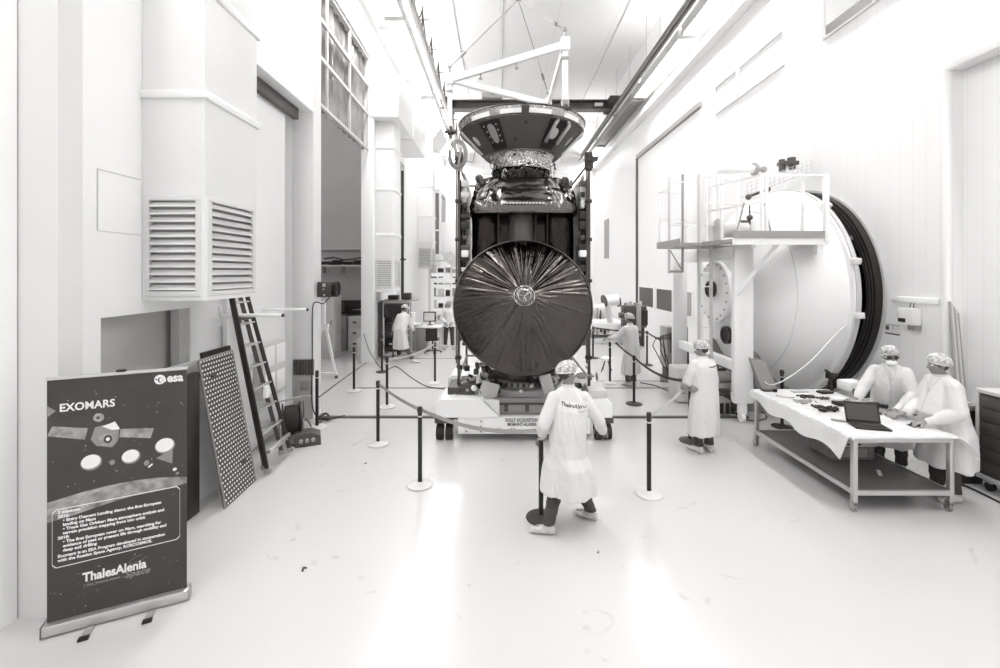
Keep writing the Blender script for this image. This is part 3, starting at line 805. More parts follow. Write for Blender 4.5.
b = MB(); b.cyl((1.2, 7.2, 1.02), (1.56, 7.15, 1.02), .022); b.cyl((1.5, 7.15, 1.02), (1.52, 7.15, 1.02), .07); b.cyl((1.6, 7.14, 1.02), (1.62, 7.14, 1.02), .07); b.cyl((1.3, 7.18, 1.02), (1.42, 7.17, 1.02), .05); b.cyl((1.2, 7.2, .7), (1.2, 7.2, 1.02), .02); b.build('valve', 'dull_steel', dl)
MB().bar((-1.0, 6.99, .42), (-.4, 7.05, .30), .025).build('tow_bar', 'dark_grey', dl)
MB().box(1.45, 1.75, 7.0, 7.5, .69, .82, .02).build('side_box', 'light_grey', dl)
fr = Matrix.Translation(Vector((.085, 6.944, .335)) - wm(dl).translation) @ Matrix.Rotation(pi/2, 4, 'X')
lettering(dl, 'DOLLY ACQUISITION', .075, 0, 0, 'text_dark', off=.002, frame=fr, xs=.72)
fr = Matrix.Translation(Vector((.12, 6.944, .265)) - wm(dl).translation) @ Matrix.Rotation(pi/2, 4, 'X')
lettering(dl, 'MGM-INT-ALA00A', .075, 0, 0, 'text_dark', off=.002, frame=fr, xs=.78)
fr = Matrix.Translation(Vector((-.05, 6.944, .20)) - wm(dl).translation) @ Matrix.Rotation(pi/2, 4, 'X')
lettering(dl, 'MAX         1 X 07', .045, 0, 0, 'text_dark', frame=fr, xs=.9)

# ---- white triangular lifting frame, slings
TA = Vector((-.99, 8.5, 6.55)); TB = Vector((1.09, 7.2, 6.55)); TC = Vector((1.09, 9.73, 6.55))
lf = thing('lifting_frame', 'white triangular lifting frame hanging above the spacecraft cone', 'lifting frame', (.4, 8.48, 6.55))
for a, b_ in ((TA, TB), (TB, TC), (TA, TC)):
    MB().bar(a, b_, .07, .13, .008).build('beam', 'white_paint', lf)
for v in (TA, TB, TC):
    MB().box(v.x - .075, v.x + .075, v.y - .075, v.y + .075, 6.44, 6.66, .01).build('corner_block', 'white_paint', lf)
    MB().box(v.x - .045, v.x + .045, v.y - .045, v.y + .045, 5.6, 6.44, .006).build('post', 'white_paint', lf)
    MB().box(v.x - .06, v.x + .06, v.y - .06, v.y + .06, 5.5, 5.62, .01).build('post_foot', 'dull_steel', lf)
    MB().box(v.x - .05, v.x + .05, v.y - .05, v.y + .05, 6.28, 6.34, .004).build('collar', 'mid_grey', lf)
    MB().cyl((v.x, v.y, 6.66), (v.x, v.y, 6.78), .02).ball((v.x, v.y, 6.8), .04, 10).build('shackle', 'dull_steel', lf)
for (a, b_, t) in ((TA, TB, .3), (TA, TB, .62), (TA, TC, .4), (TA, TC, .75)):
    c_ = a.lerp(b_, t); MB().cyl(c_ - Vector((0, 0, .15)), c_ - Vector((0, 0, .05)), .012).box(c_.x - .03, c_.x + .03, c_.y - .02, c_.y + .02, c_.z - .17, c_.z - .14).build('eye_bolt', 'mid_grey', lf)
AP = Vector((.36, 8.48, 8.12))
for v, lb in ((TA, 'thin steel sling to the left corner of the white lifting frame'), (TB, 'thin steel sling to the near right corner of the lifting frame'), (TC, 'thin steel sling to the far right corner of the lifting frame')):
    s0 = Vector((v.x, v.y, 6.8)); d = (AP - s0)
    b = MB(); b.cyl(s0 + d * .22, AP, .009, seg=6)
    sl = b.build('sling', 'mid_grey'); tag(sl, lb, 'sling', 'lifting slings')
    MB().cyl(s0, s0 + d * .2, .013, seg=8).cyl(s0 + d * .16, s0 + d * .23, .03, seg=8).build('turnbuckle', 'dull_steel', sl)
b = MB(); b.lathe([(.02, .1), (.07, .05), (.07, -.06), (.02, -.1)], AP + Vector((0, 0, .08)), seg=16); b.cyl(AP + Vector((0, 0, .15)), AP + Vector((0, 0, 5.1)), .02)
tag(b.build('crane_hook', 'dark_steel'), 'dark crane hook block where the lifting slings meet', 'hook')
# ================================================================ barrier posts
def make_post(dark):
    t = thing('barrier_post', '-', 'barrier post', (0, 0, 0), 0, 'black belt barrier posts')
    b = MB(); b.lathe([(0, .0), (.165, .0), (.17, .008), (.165, .016), (.09, .034), (.045, .045), (.03, .05)], seg=36); b.build('base', 'darker' if dark else 'light_grey', t, world=False)
    b = MB(); b.cyl((0, 0, .03), (0, 0, .93), .027, seg=16); b.build('pole', 'black', t, world=False)
    b = MB(); b.lathe([(.0, .91), (.029, .91), (.030, .92), (.030, 1.0), (.027, 1.012), (.0, 1.014)], seg=18); b.box(-.012, .012, -.036, .036, .95, .99); b.build('belt_head', 'darker', t, world=False)
    b = MB(); b.lathe([(.028, .88), (.0315, .882), (.0315, .898), (.028, .90)], seg=18, caps=False); b.build('collar', 'light_grey', t, world=False)
    return t
pl = make_post(False); pdk = make_post(True)
posts = {}
used = set()
for key, (x, y), dark, lb in (
    ('A', (420, 485), 0, 'black barrier post on a pale disc base, near the left corner of the dolly'),
    ('B', (378, 444), 0, 'black barrier post on a pale base, second from the near left of the dolly'),
    ('C', (649, 494), 0, 'nearest black barrier post to the right of the person with the lettered coat'),
    ('D', (634, 404), 1, 'black barrier post in front of the person by the sliding door'),
    ('E', (610, 383), 0, 'slim black barrier post just right of the big round antenna, before the far worker'),
    ('F', (354, 391), 0, 'black barrier post in front of the tall dark doorway'),
    ('G', (387, 407), 0, 'black barrier post half behind another one, left of the dolly'),
    ('H', (435, 383), 0, 'black barrier post nearest the desk in the far left, beside the antenna'),
    ('I', (317, 428), 0, 'black barrier post at the foot of the white column by the cable drum'),
    ('J', (541, 518), 1, 'black barrier post gripped by the near person in the lettered coat'),
    ('K', (690, 441), 1, 'black barrier post on a dark base where the belts meet, by the long white coat'),
    ('L', (756, 415), 0, 'left one of the two black posts between the white chamber door and table'),
    ('M', (782, 427), 1, 'right one of the two black posts between the white chamber door and table'),
    ('N', (647, 365), 1, 'black barrier post right behind the person by the sliding door'),
    ('O', (593, 358), 1, 'farthest black barrier post, at the right edge of the antenna'),
    ('Q', (382, 372), 1, 'black barrier post close to the instrument rack on the left')):
    src = pdk if dark else pl
    o = src if dark not in used else copy_tree(src)
    used.add(dark); o['label'] = lb; o.location = G(x, y); o.rotation_euler = (0, 0, RN.uniform(0, 3)); posts[key] = o
def ribbon(a, b, sag, w_=.048, n=16):
    m = MB(); a = Vector(a); b = Vector(b); d = b - a; s = Vector((d.y, -d.x, 0)).normalized() * .0015; rings = []
    for i in range(n + 1):
        t = i / n; p = a + d * t - Vector((0, 0, sag * 4 * t * (1 - t)))
        u = Vector((0, 0, w_ / 2)); rings.append([m.bm.verts.new(q) for q in (p + u + s, p + u - s, p - u - s, p - u + s)])
    m._skin(rings, True); return m
def top(k, z=.97): return posts[k].location + Vector((0, 0, z))
def belt(a, b, sag, mat, lb):
    d = (b - a).normalized() * .04
    tag(ribbon(a + d, b - d, sag).build('barrier_belt', mat, smooth=False), lb, 'belt', 'barrier belts')
belt(top('B'), top('A'), .03, 'mid_grey', 'grey barrier belt running down between the two posts left of the dolly')
belt(top('A'), top('J'), .10, 'mid_grey', 'grey barrier belt crossing in front of the white dolly lettering')
belt(top('C'), top('K'), .05, 'light_grey', 'pale barrier belt from the nearest right post up to the person at the ladder')
belt(top('D'), top('K'), .12, 'darker', 'dark barrier belt sagging towards the person standing at the ladder')
belt(P(615, 342, 9.9), top('D'), .02, 'darker', 'dark barrier belt held in the hand of the person by the sliding door')
belt(top('O'), top('N'), .03, 'dark_grey', 'dark barrier belt behind the person at the sliding door, right of the antenna')
belt(top('N'), P(672, 340, 15), .1, 'darker', 'dark barrier belt along the foot of the sliding door')
belt(top('H'), top('G'), .08, 'light_grey', 'pale barrier belt from the desk post towards the doorway posts')
belt(top('H'), P(462, 346, 9.9), .03, 'light_grey', 'pale barrier belt between the desk post and the spacecraft')
belt(top('Q'), top('G'), .05, 'dark_grey', 'dark barrier belt beside the leaning worker at the rack')

def cable(pts, r, mat, lb, seg=6, grp=None):
    # smooth the run through the given points
    pts = [Vector(p) for p in pts]; out = []
    for i in range(len(pts) - 1):
        p0 = pts[max(i-1, 0)]; p1 = pts[i]; p2 = pts[i+1]; p3 = pts[min(i+2, len(pts)-1)]
        for k in range(6):
            t = k / 6; out.append(.5 * ((2*p1) + (p2 - p0) * t + (2*p0 - 5*p1 + 4*p2 - p3) * t*t + (3*p1 - p0 - 3*p2 + p3) * t**3))
    out.append(pts[-1])
    for p in out: p.z = max(p.z, r)
    return tag(MB().tube(out, r, seg).build('cable', mat), lb, 'cable', grp)
def Gz(x, y, z=.012): g = G(x, y); g.z = z; return g
cable([top('I', .55) + Vector((.04, 0, 0)), P(350, 374, 9.6), Gz(366, 363.5)], .013, 'dark_grey', 'taut dark cord from the column post towards the doorway')
cable([P(364, 334, 12.9), P(370, 352, 12.6), Gz(384, 371), Gz(396, 367), Gz(410, 377), Gz(425, 386), Gz(440, 389), Gz(462, 390)], .012, 'dark_grey', 'dark cable looping over the floor between the rack and the spacecraft')
cable([Gz(640, 383), Gz(655, 386), Gz(665, 390), Gz(688, 398), Gz(700, 402)], .012, 'dark_grey', 'dark cable on the floor behind the person at the ladder')
cable([Gz(722, 402), Gz(735, 414), Gz(750, 421), Gz(766, 419), Gz(762, 413), Gz(748, 411)], .011, 'darker', 'dark cable looped on the floor at the foot of the two posts by the table')
cable([Gz(958, 484), Gz(975, 491), Gz(1003, 505)], .012, 'darker', 'dark cable along the floor under the tool cabinet', grp='floor cables under the tool cabinet')
cable([Gz(700, 416), Gz(730, 414), Gz(758, 414)], .014, 'darker', 'thick dark cable on the floor left of the table')

def strip(y, x0, x1, w_, mat, lb, z=.004):
    Y = CAMZ * FPX / (y - 272); a = (x0 - 500) / FPX * Y; b = (x1 - 500) / FPX * Y
    tag(MB().box(a, b, Y - w_ / 2, Y + w_ / 2, .0005, z).build('floor_strip', mat, smooth=False), lb, 'floor strip', 'dark strips across the floor')
strip(417.5, 318, 748, .10, 'tape', 'dark strip across the floor, nearest one, under the dolly', .02)
strip(388, 356, 700, .07, 'tape', 'thin dark strip across the floor behind the nearest strip')
strip(381, 596, 700, .05, 'tape', 'thin dark strip across the floor right of the antenna, behind the other two')
strip(358.5, 392, 462, .05, 'tape', 'farthest thin dark strip on the floor, by the desk')
def spot(x, y, w_, d_, mat, lb, rz=.3):
    g = G(x, y); b = MB(); b.obox(g + Vector((0, 0, .006)), (w_, d_, .01), Matrix.Rotation(rz, 3, 'Z'), .002); b.obox(g + Vector((.01, .02, .008)), (w_ * .5, d_ * .8, .012), Matrix.Rotation(rz + 1, 3, 'Z'), .002)
    tag(b.build('debris', mat), lb, 'debris')
spot(303, 570, .02, .05, 'darker', 'small dark scrap lying on the open floor right of the poster stand')
spot(365, 464, .015, .02, 'dark_grey', 'tiny dark speck on the floor below the left barrier posts', .8)
spot(598, 553, .02, .015, 'mid_grey', 'tiny grey scrap on the floor behind the heel of the near person')

# ================================================================ roll-up banner
p0 = G(43, 640); p1 = G(191, 600); ang = math.atan2(p1.y - p0.y, p1.x - p0.x)
W_, H_ = .908, 1.94
ban = thing('banner_stand', 'dark roll-up poster stand with a space mission print and white lettering', 'banner', (p0 + p1) / 2 + Vector((-.03, .03, 0)), ang)
def loc(mb, name, mat, parent=ban, **k): return mb.build(name, mat, parent, world=False, **k)
b = MB(); b.box(-W_/2, W_/2, -.05, .05, .012, .095, .014); loc(b, 'base_housing', 'alu')
loc(MB().box(-W_/2 - .006, -W_/2, -.052, .052, .008, .1, .003), 'end_cap', 'mid_grey'); loc(MB().box(W_/2, W_/2 + .006, -.052, .052, .008, .1, .003), 'end_cap', 'mid_grey')
for x in (-.17, .21):
    b = MB(); b.box(x - .028, x + .028, -.17, .0, .004, .012, .003); b.box(x - .03, x + .03, -.185, -.15, .0, .02, .004); f_ = loc(b, 'foot', 'mid_grey')
    b = MB(); b.box(x - .031, x + .031, -.187, -.15, .0, .0215, .003); b.build('foot_pad', 'black', f_, world=False)
b = MB(); b.cyl((0, .06, .05), (0, .035, H_ + .0), .011, seg=10); loc(b, 'rear_pole', 'alu')
b = MB(); b.box(-W_/2 + .01, W_/2 - .01, -.012, .012, H_ - .012, H_ + .012, .005); loc(b, 'top_rail', 'alu')
b = MB(); b.box(-.03, .03, -.01, .03, H_ + .008, H_ + .028, .006); loc(b, 'top_clip', 'black')
PW = .87; z0, z1 = .09, H_ - .012
b = MB(); b.box(-PW/2, PW/2, -.003, .0, z0, z1); pr = loc(b, 'printed_panel', 'print_dark', smooth=False)
PH = z1 - z0
def U(u): return (u - .5) * PW
def V(v): return z1 - v * PH
def flat(pts, mat, name, d=.0008, y=-.0032):
    m = MB(); m.prism([(U(u), y, V(v)) for u, v in pts], (0, -d, 0)); return m.build(name, mat, pr, world=False, smooth=False)
def oval(u, v, ru, rv, mat, name='printed_disc', rot=0, d=.0008, n=26):
    c_, s_ = cos(rot), sin(rot); k = PW / PH
    return flat([(u + (ru * cos(2*pi*i/n) * c_ - rv / k * sin(2*pi*i/n) * s_), v + k * (ru * cos(2*pi*i/n) * s_ + rv / k * sin(2*pi*i/n) * c_)) for i in range(n)], mat, name, d)
oval(.79, .035, .043, .0215, 'print_white', 'logo_disc', -.1); oval(.80, .0375, .026, .0125, 'print_dark', 'logo_disc', -.1, .0012); 
lettering(pr, 'e', .085, U(.785), V(.0475), 'print_white', off=.003, y=-.0046, xs=1.1); oval(.763, .033, .007, .0035, 'print_dark', 'logo_disc', 0, .0012)
lettering(pr, 'esa', .098, U(.845), V(.049), 'print_white', off=.0032, xs=.86)
lettering(pr, 'EXOMARS', .083, U(.08), V(.133), 'print_white', off=.0020, xs=.86, spacing=1.03)
flat([(.003, .105), (.06, .128), (.003, .15)], 'print_grey', 'printed_arrow')
flat([(.035, .19), (.27, .215), (.25, .262), (.002, .228)], 'print_mid', 'printed_solar_wing')
flat([(.50, .235), (.745, .25), (.72, .292), (.49, .27)], 'print_mid', 'printed_solar_wing')
flat([(.32, .215), (.44, .205), (.49, .235), (.48, .285), (.44, .31), (.33, .295), (.29, .265)], 'print_grey', 'printed_craft')
flat([(.37, .215), (.46, .20), (.495, .235), (.44, .235)], 'print_white', 'printed_craft', .0012)
flat([(.34, .25), (.46, .245), (.465, .298), (.36, .295)], 'print_mid', 'printed_craft', .0014)
oval(.41, .272, .03, .018, 'print_dark', 'printed_craft', 0, .002); oval(.41, .272, .014, .008, 'print_white', 'printed_craft', 0, .0024)
oval(.345, .175, .038, .0185, 'print_mid', 'printed_dish', -.15); oval(.34, .175, .012, .006, 'print_dark', 'printed_dish', 0, .0014)
for (u, v, a, m_) in ((.295, .362, .075, 'print_grey'), (.575, .362, .07, 'print_grey'), (.83, .335, .078, 'print_grey')):
    oval(u, v, a, a * .45, m_, 'printed_disc', -.35); oval(u - .004, v - .003, a * .9, a * .38, 'print_white', 'printed_disc', -.35, .0014)
flat([(.76, .385), (.89, .355), (.885, .42)], 'print_grey', 'printed_cone')
oval(.44, .375, .02, .011, 'print_grey'); oval(.69, .40, .02, .012, 'print_grey'); flat([(.70, .418), (.73, .405), (.738, .41), (.708, .424)], 'print_white', 'printed_craft')
oval(.905, .448, .017, .007, 'print_white', 'printed_disc', -.3); oval(.925, .468, .015, .006, 'print_grey', 'printed_disc', -.3)
# planet limb across the print
pts = [(.0, .505), (.1, .495), (.25, .482), (.42, .472), (.6, .469), (.78, .474), (.92, .484), (1, .492)]
flat(pts + [(1, .52), (.85, .53), (.6, .535), (.45, .545), (.3, .56), (.15, .575), (.0, .585)], 'planet', 'printed_planet', .0007)
flat([(.0, .503), (.25, .481), (.5, .470), (.55, .475), (.35, .49), (.0, .53)], 'print_mid', 'printed_haze', .001)
# text frame
q = [(.055, .545), (.90, .475 + .06), (.93, .545), (.93, .76), (.90, .775), (.055, .785), (.035, .775), (.035, .56)]
q = [(.06, .538), (.92, .528), (.945, .542), (.945, .755), (.92, .768), (.06, .778), (.035, .765), (.035, .552)]
for i in range(len(q)):
    a, c_ = q[i], q[(i+1) % len(q)]; MB().bar((U(a[0]), -.0042, V(a[1])), (U(c_[0]), -.0042, V(c_[1])), .0012, .006).build('printed_frame', 'print_white', pr, world=False, smooth=False)
ls = ['2 missions:', '2016:', '   \u2022 Entry Descent Landing demo: the first European', '   landing on Mars', '   \u2022 Trace Gas Orbiter: Mars atmosphere analysis and', '   terrain precision mapping from low orbit', '2018:',
      '   \u2022 The first European rover on Mars, searching for', '   evidence of past or present life through mobility and', '   deep soil drilling', 'Exomars is an ESA Program developed in cooperation', 'with the Russian Space Agency, ROSCOSMOS.']
for i, s_ in enumerate(ls):
    v = .556 + i * .0178 + (.004 if i > 9 else 0)
    lettering(pr, s_, .031, U(.07 if s_[0] != ' ' else .075), V(v), 'print_white', off=.0011, xs=.97)
lettering(pr, 'ThalesAlenia', .096, U(.235), V(.862), 'print_white', off=.0028, xs=.80)
lettering(pr, 'Space', .070, U(.53), V(.888), 'print_grey', off=.0008, xs=1.0, shear=.2)
lettering(pr, 'A Thales / Finmeccanica Company', .016, U(.24), V(.880), 'print_grey', off=.0004)
b = MB(); b.tube([(U(.24 + .45 * t), -.0042, V(.886 - .01 * t)) for t in (0, .5, 1)], .0012, 4); b.tube([(U(.56 + .075 * (1 + cos(a))), -.0042, V(.815 - .012 * sin(a) - .01 * cos(a))) for a in [2*pi*i/20 for i in range(4, 19)]], .0012, 4); b.build('printed_swoosh', 'print_grey', pr, world=False)
m = MB()
for i in range(120):
    u, v = RN.uniform(.02, .98), RN.uniform(.02, .98)
    if .55 < v < .78 and .05 < u < .93 and i % 4: continue
    s_ = RN.choice((.0012, .0012, .0018, .0018, .003)); m.cyl((U(u), -.003, V(v)), (U(u), -.0045, V(v)), s_, seg=6)
m.build('printed_stars', 'print_white', pr, world=False)

# ================================================================ left foreground things
# white board leaning on the wall behind the plate
wb = MB(); wb.prism([(-3.60, 4.55, 0.0), (-3.60, 5.78, 0.0), (-3.86, 5.78, 1.63), (-3.86, 4.55, 1.63)], (-.03, 0, 0))
o = tag(wb.build('leaning_board', 'white_soft'), 'plain white board leaning on the left wall behind the perforated plate', 'board')
db = MB(); db.box(-3.52, -3.44, 4.5, 4.93, 0.0, 1.61, .01); 
tag(db.build('leaning_board', 'darker'), 'dark edged board standing right behind the poster stand', 'board')
fb = MB(); fb.prism([(-3.30, 5.2, 0), (-3.30, 5.74, 0), (-3.60, 5.74, 1.77), (-3.60, 5.2, 1.77)], (-.035, 0, 0)); 
tag(fb.build('leaning_board', 'darker'), 'dark board leaning between the wall and the perforated plate', 'panel')
# perforated plate
pp = thing('perforated_plate', 'grey metal plate with rows of pale dots leaning on the left wall beside the ladder', 'metal plate', (-3.2, 5.3, 0))
A_ = Vector((-3.19, 4.99, .004)); B_ = Vector((-3.22, 5.66, .004)); D_ = Vector((-3.50, 4.99, 1.72)); ex = B_ - A_; ey = D_ - A_; nn_ = ex.cross(ey).normalized()
if nn_.x < 0: nn_ = -nn_
b = MB(); b.prism([A_, B_, B_ + ey, D_], nn_ * -.018); nf_ = len(b.bm.faces); nx, ny = 13, 34
for i in range(nx):
    for j in range(ny):
        c_ = A_ + ex * ((i + .5 + (.25 if j % 2 else -.25)) / nx) + ey * ((j + .5) / ny)
        if (i, j) in ((3, 29), (4, 29), (9, 6), (10, 6)): continue
        b.cyl(c_, c_ + nn_ * .003, .0125, seg=8)
b.bm.faces.ensure_lookup_table()
for f_ in b.bm.faces[nf_:]: f_.material_index = 1
b.build('sheet', 'dark_grey', pp, smooth=False).data.materials.append(MATS['white_paint'])
for (i, j) in ((3.4, 29), (9.5, 6)): c_ = A_ + ex * (i / nx) + ey * ((j + .5) / ny); MB().obox(c_, (.008, .085, .03), Matrix.Rotation(.1, 3, 'Y')).build('hand_slot', 'black', pp)
b = MB(); b.bar(A_ + nn_ * .004, D_ + nn_ * .004, .012, .02); b.bar(B_ + nn_ * .004, B_ + ey + nn_ * .004, .012, .02); b.bar(D_ + nn_ * .004, B_ + ey + nn_ * .004, .012, .02); b.build('edge_trim', 'mid_grey', pp)

# ladder: two nested sections
ld = thing('ladder', 'dark two-section ladder with pale rungs leaning on the left wall', 'ladder', (-3.15, 6.2, 0))
def rails(a0, a1, b0, b1, mat, n, nm):
    a0, a1, b0, b1 = map(Vector, (a0, a1, b0, b1))
    for (p, q) in ((a0, a1), (b0, b1)):
        MB().bar(p, q, .03, .055, .006).build('rail', mat, ld)
        MB().bar(p - (q - p).normalized() * .0, p + (q - p).normalized() * .07, .042, .095, .01).build('foot', 'mid_grey', ld)
    for k in range(n):
        t = (k + .7) / n
        MB().bar(a0.lerp(a1, t), b0.lerp(b1, t), .035, .022, .003).build('rung', 'alu', ld)
rails((-3.13, 5.80, .035), (-3.60, 5.78, 2.42), (-3.17, 6.5, .035), (-3.62, 6.15, 2.42), 'darker', 8, 'front')
rails((-3.22, 5.90, .035), (-3.67, 5.86, 2.42), (-3.24, 6.4, .035), (-3.68, 6.08, 2.42), 'dark_grey', 8, 'rear')
MB().bar((-3.15, 5.86, .3), (-3.19, 6.5, .3), .05, .05, .006).build('spreader', 'alu', ld)
b = MB(); b.cyl((-3.57, 5.8, 2.1), (-3.57, 6.2, 2.1), .022); b.box(-3.6, -3.53, 5.82, 5.88, 2.05, 2.14, .01); b.build('hinge', 'dark_steel', ld)
b = MB(); b.box(-3.19, -3.14, 5.79, 5.86, 1.05, 1.2); b.build('sticker', 'print_white', ld)

for yy, x1, lb in ((6.0, -3.04, 'nearer white pipe arm sticking out of the left wall above the ladder'), (6.9, -3.10, 'farther white pipe arm sticking out of the left wall near the column')):
    t = thing('pipe_bracket', lb, 'pipe arm', (XL, yy, 2.15), 0, 'white pipe arms on the left wall')
    MB().cyl((XL + .03, yy, 2.145), (x1, yy, 2.145), .026, seg=16).build('pipe', 'white_paint', t)
    MB().box(XL + .002, XL + .03, yy - .06, yy + .06, 2.0, 2.29, .006).build('wall_plate', 'white_paint', t)
    MB().cyl((x1, yy, 2.145), (x1 + .02, yy, 2.145), .024, seg=16).build('end_cap', 'black', t)

# column fittings
tag(MB().box(-3.86, XF + .02, 8.035, 8.065, .82, 1.12, .006).build('column_padding', 'mid_grey'), '-', 'padding')
cp = bpy.data.objects['column_padding']; cp['label'] = 'grey ribbed padding strapped round the white column'
b = MB()
for k in range(7): b.cyl((-3.84 + k * .056, 8.03, .83), (-3.84 + k * .056, 8.03, 1.11), .022, seg=10)
b.build('padding_rib', 'dark_grey', cp)
tag(MB().box(-3.87, XF - .01, 8.045, 8.066, .02, .8, .004).build('column_guard', 'alu'), 'shiny metal guard plate at the foot of the white column', 'guard plate')
tag(MB().box(-3.72, -3.6, 7.98, 8.044, .55, .7, .01).build('column_socket', 'mid_grey'), 'small grey socket box on the metal guard of the column', 'socket')
eb = thing('switch_box', 'dark switch box with a round hose ring fixed to the white column', 'switch box', (-3.4, 8.3, 2.3))
MB().box(-3.49, -3.22, 8.2, 8.4, 2.27, 2.56, .012).build('box', 'dark_grey', eb)
b = MB()
for k in range(3): b.tube([(-3.2 + .03 * k, 8.3 + .14 * cos(a), 2.42 + .14 * sin(a)) for a in [2*pi*i/24 for i in range(25)]], .014, 6)
b.lathe([(.02, 0), (.12, 0), (.12, .05), (.02, .05)], (-3.21, 8.3, 2.42), 'X', 24, close=True); b.build('hose_ring', 'black', eb)
b = MB(); b.box(-3.38, -3.33, 8.185, 8.2, 2.47, 2.53); b.cyl((-3.36, 8.18, 2.42), (-3.36, 8.2, 2.42), .012); b.cyl((-3.35, 8.18, 2.31), (-3.35, 8.2, 2.31), .015); b.build('switch', 'light_grey', eb)
cable([(-3.25, 8.22, 2.28), (-3.36, 8.17, 2.15), (-3.47, 8.12, 2.18), (-3.5, 8.03, 2.05), (-3.5, 8.02, 1.2), (-3.5, 8.02, .25), (-3.3, 7.95, .02)], .011, 'darker', 'thin dark cable running from the switch box down the white column edge')

# cable drum, power box and loose cables
dr = thing('cable_drum', 'black cable drum on a tubular frame standing by the column', 'cable drum', (-3.42, 7.15, 0))
DRR = Matrix.Rotation(.5, 3, 'Z') @ Matrix(((0, 0, 1), (1, 0, 0), (0, 1, 0)))
c_ = Vector((-3.42, 7.05, .33))
b = MB(); b.lathe([(.02, -.14), (.27, -.14), (.27, -.12), (.15, -.11), (.15, .11), (.27, .12), (.27, .14), (.02, .14)], c_, rot=DRR, seg=40); b.build('drum', 'black', dr)
b = MB(); b.lathe([(.15, -.1), (.23, -.1), (.235, 0), (.23, .1), (.15, .1)], c_, rot=DRR, seg=32); b.build('wound_cable', 'rubber', dr)
ax = DRR @ Vector((0, 0, 1)); sd = DRR @ Vector((1, 0, 0))
for s_ in (-1, 1):
    o_ = c_ + ax * s_ * .18
    h_ = Vector((ax.y, -ax.x, 0)).normalized()
    MB().tube([o_ - h_ * .28 + Vector((0, 0, -.315)), o_ - h_ * .2 + Vector((0, 0, -.2)), o_, o_ + h_ * .08 + Vector((0, 0, .3)), o_ + h_ * .12 + Vector((0, 0, .32))], .013, 8).tube([o_ - h_ * .28 + Vector((0, 0, -.315)), o_ + h_ * .28 + Vector((0, 0, -.315)), o_], .013, 8).build('frame_tube', 'dull_steel', dr)
b = MB(); b.tube([c_ - ax * .18 + Vector((0, 0, .32)), c_ + ax * .2 + Vector((0, 0, .36)), c_ + ax * .3 + Vector((0, 0, .34))], .014, 8); b.build('handle', 'mid_grey', dr)
pb = thing('power_box', 'low grey power distribution box on the floor beside the cable drum', 'power box', (-3.05, 6.85, 0))
MB().prism([(-3.2, 6.7, .0), (-2.85, 6.85, .0), (-2.87, 6.87, .14), (-3.0, 6.84, .19), (-3.22, 6.74, .19)], (-.1, .24, 0)).build('case', 'dark_grey', pb)
b = MB()
for k in range(3): b.cyl((-3.12 + k * .08, 6.74 + k * .035, .1), (-3.10 + k * .08, 6.70 + k * .035, .1), .028)
b.build('socket', 'mid_grey', pb)
cable([Gz(290, 446), Gz(305, 447), Gz(313, 440), Gz(309, 434), Gz(297, 433), Gz(288, 438)], .016, 'darker', 'dark cable looped on the floor in front of the power box')
cable([Gz(300, 428), Gz(306, 424, .08), Gz(312, 430), Gz(304, 436), Gz(314, 426), Gz(322, 422)], .014, 'dark_grey', 'tangle of grey cable between the drum and the column post')
cable([Gz(322, 419), Gz(330, 422, .05), Gz(326, 416, .05), Gz(318, 420, .03), Gz(333, 419), Gz(345, 417)], .02, 'darker', 'small heap of dark cable at the right foot of the white column')
# A-frame stands in the side room
def astand(x, y, label, s=1.0):
    t = thing('trestle_stand', label, 'stand', (x, y, 0), 0, 'white wheeled stands in the side room')
    b = MB()
    b.bar((x - .35 * s, y, .12), (x + .35 * s, y, .12), .07, .07); b.bar((x - .3 * s, y, .15), (x - .06 * s, y, 1.3 * s), .06, .06); b.bar((x + .3 * s, y, .15), (x + .06 * s, y, 1.3 * s), .06, .06); b.box(x - .12, x + .12, y - .05, y + .05, 1.25 * s, 1.4 * s)
    b.bar((x, y, 1.3 * s), (x, y, 2.0 * s), .08, .08)
    b.build('frame', 'white_paint', t)
    for q in (-.33, .33): MB().cyl((x + q * s - .02, y, .045), (x + q * s + .02, y, .045), .045, seg=14).build('caster', 'black', t)
astand(-4.55, 11.1, 'white wheeled A-frame stand just inside the tall doorway'); astand(-4.6, 9.2, 'white wheeled A-frame stand seen through the narrow side opening', .95)
astand(-5.35, 9.9, 'white wheeled A-frame stand deeper inside the narrow side opening')
cable([(-4.8, 9.4, 1.5), (-4.72, 9.35, 2.2), (-4.55, 9.2, 3.0)], .012, 'darker', 'thin dark cable hanging in the narrow side opening')
# small control panels beside the ladder on the wall
cpn = thing('wall_cabinet', 'pale wall cabinet with two glazed fields behind the ladder', 'cabinet', (XL + .07, 6.95, 1.0))
MB().box(XL + .095, XL + .25, 6.62, 7.35, .75, 1.62, .01).build('body', 'light_grey', cpn)
for y0_, z0_ in ((6.68, .82), (7.02, .82), (6.68, 1.25), (7.02, 1.25)): MB().box(XL + .25, XL + .258, y0_, y0_ + .28, z0_, z0_ + .32, .003).build('field', 'white_paint', cpn)

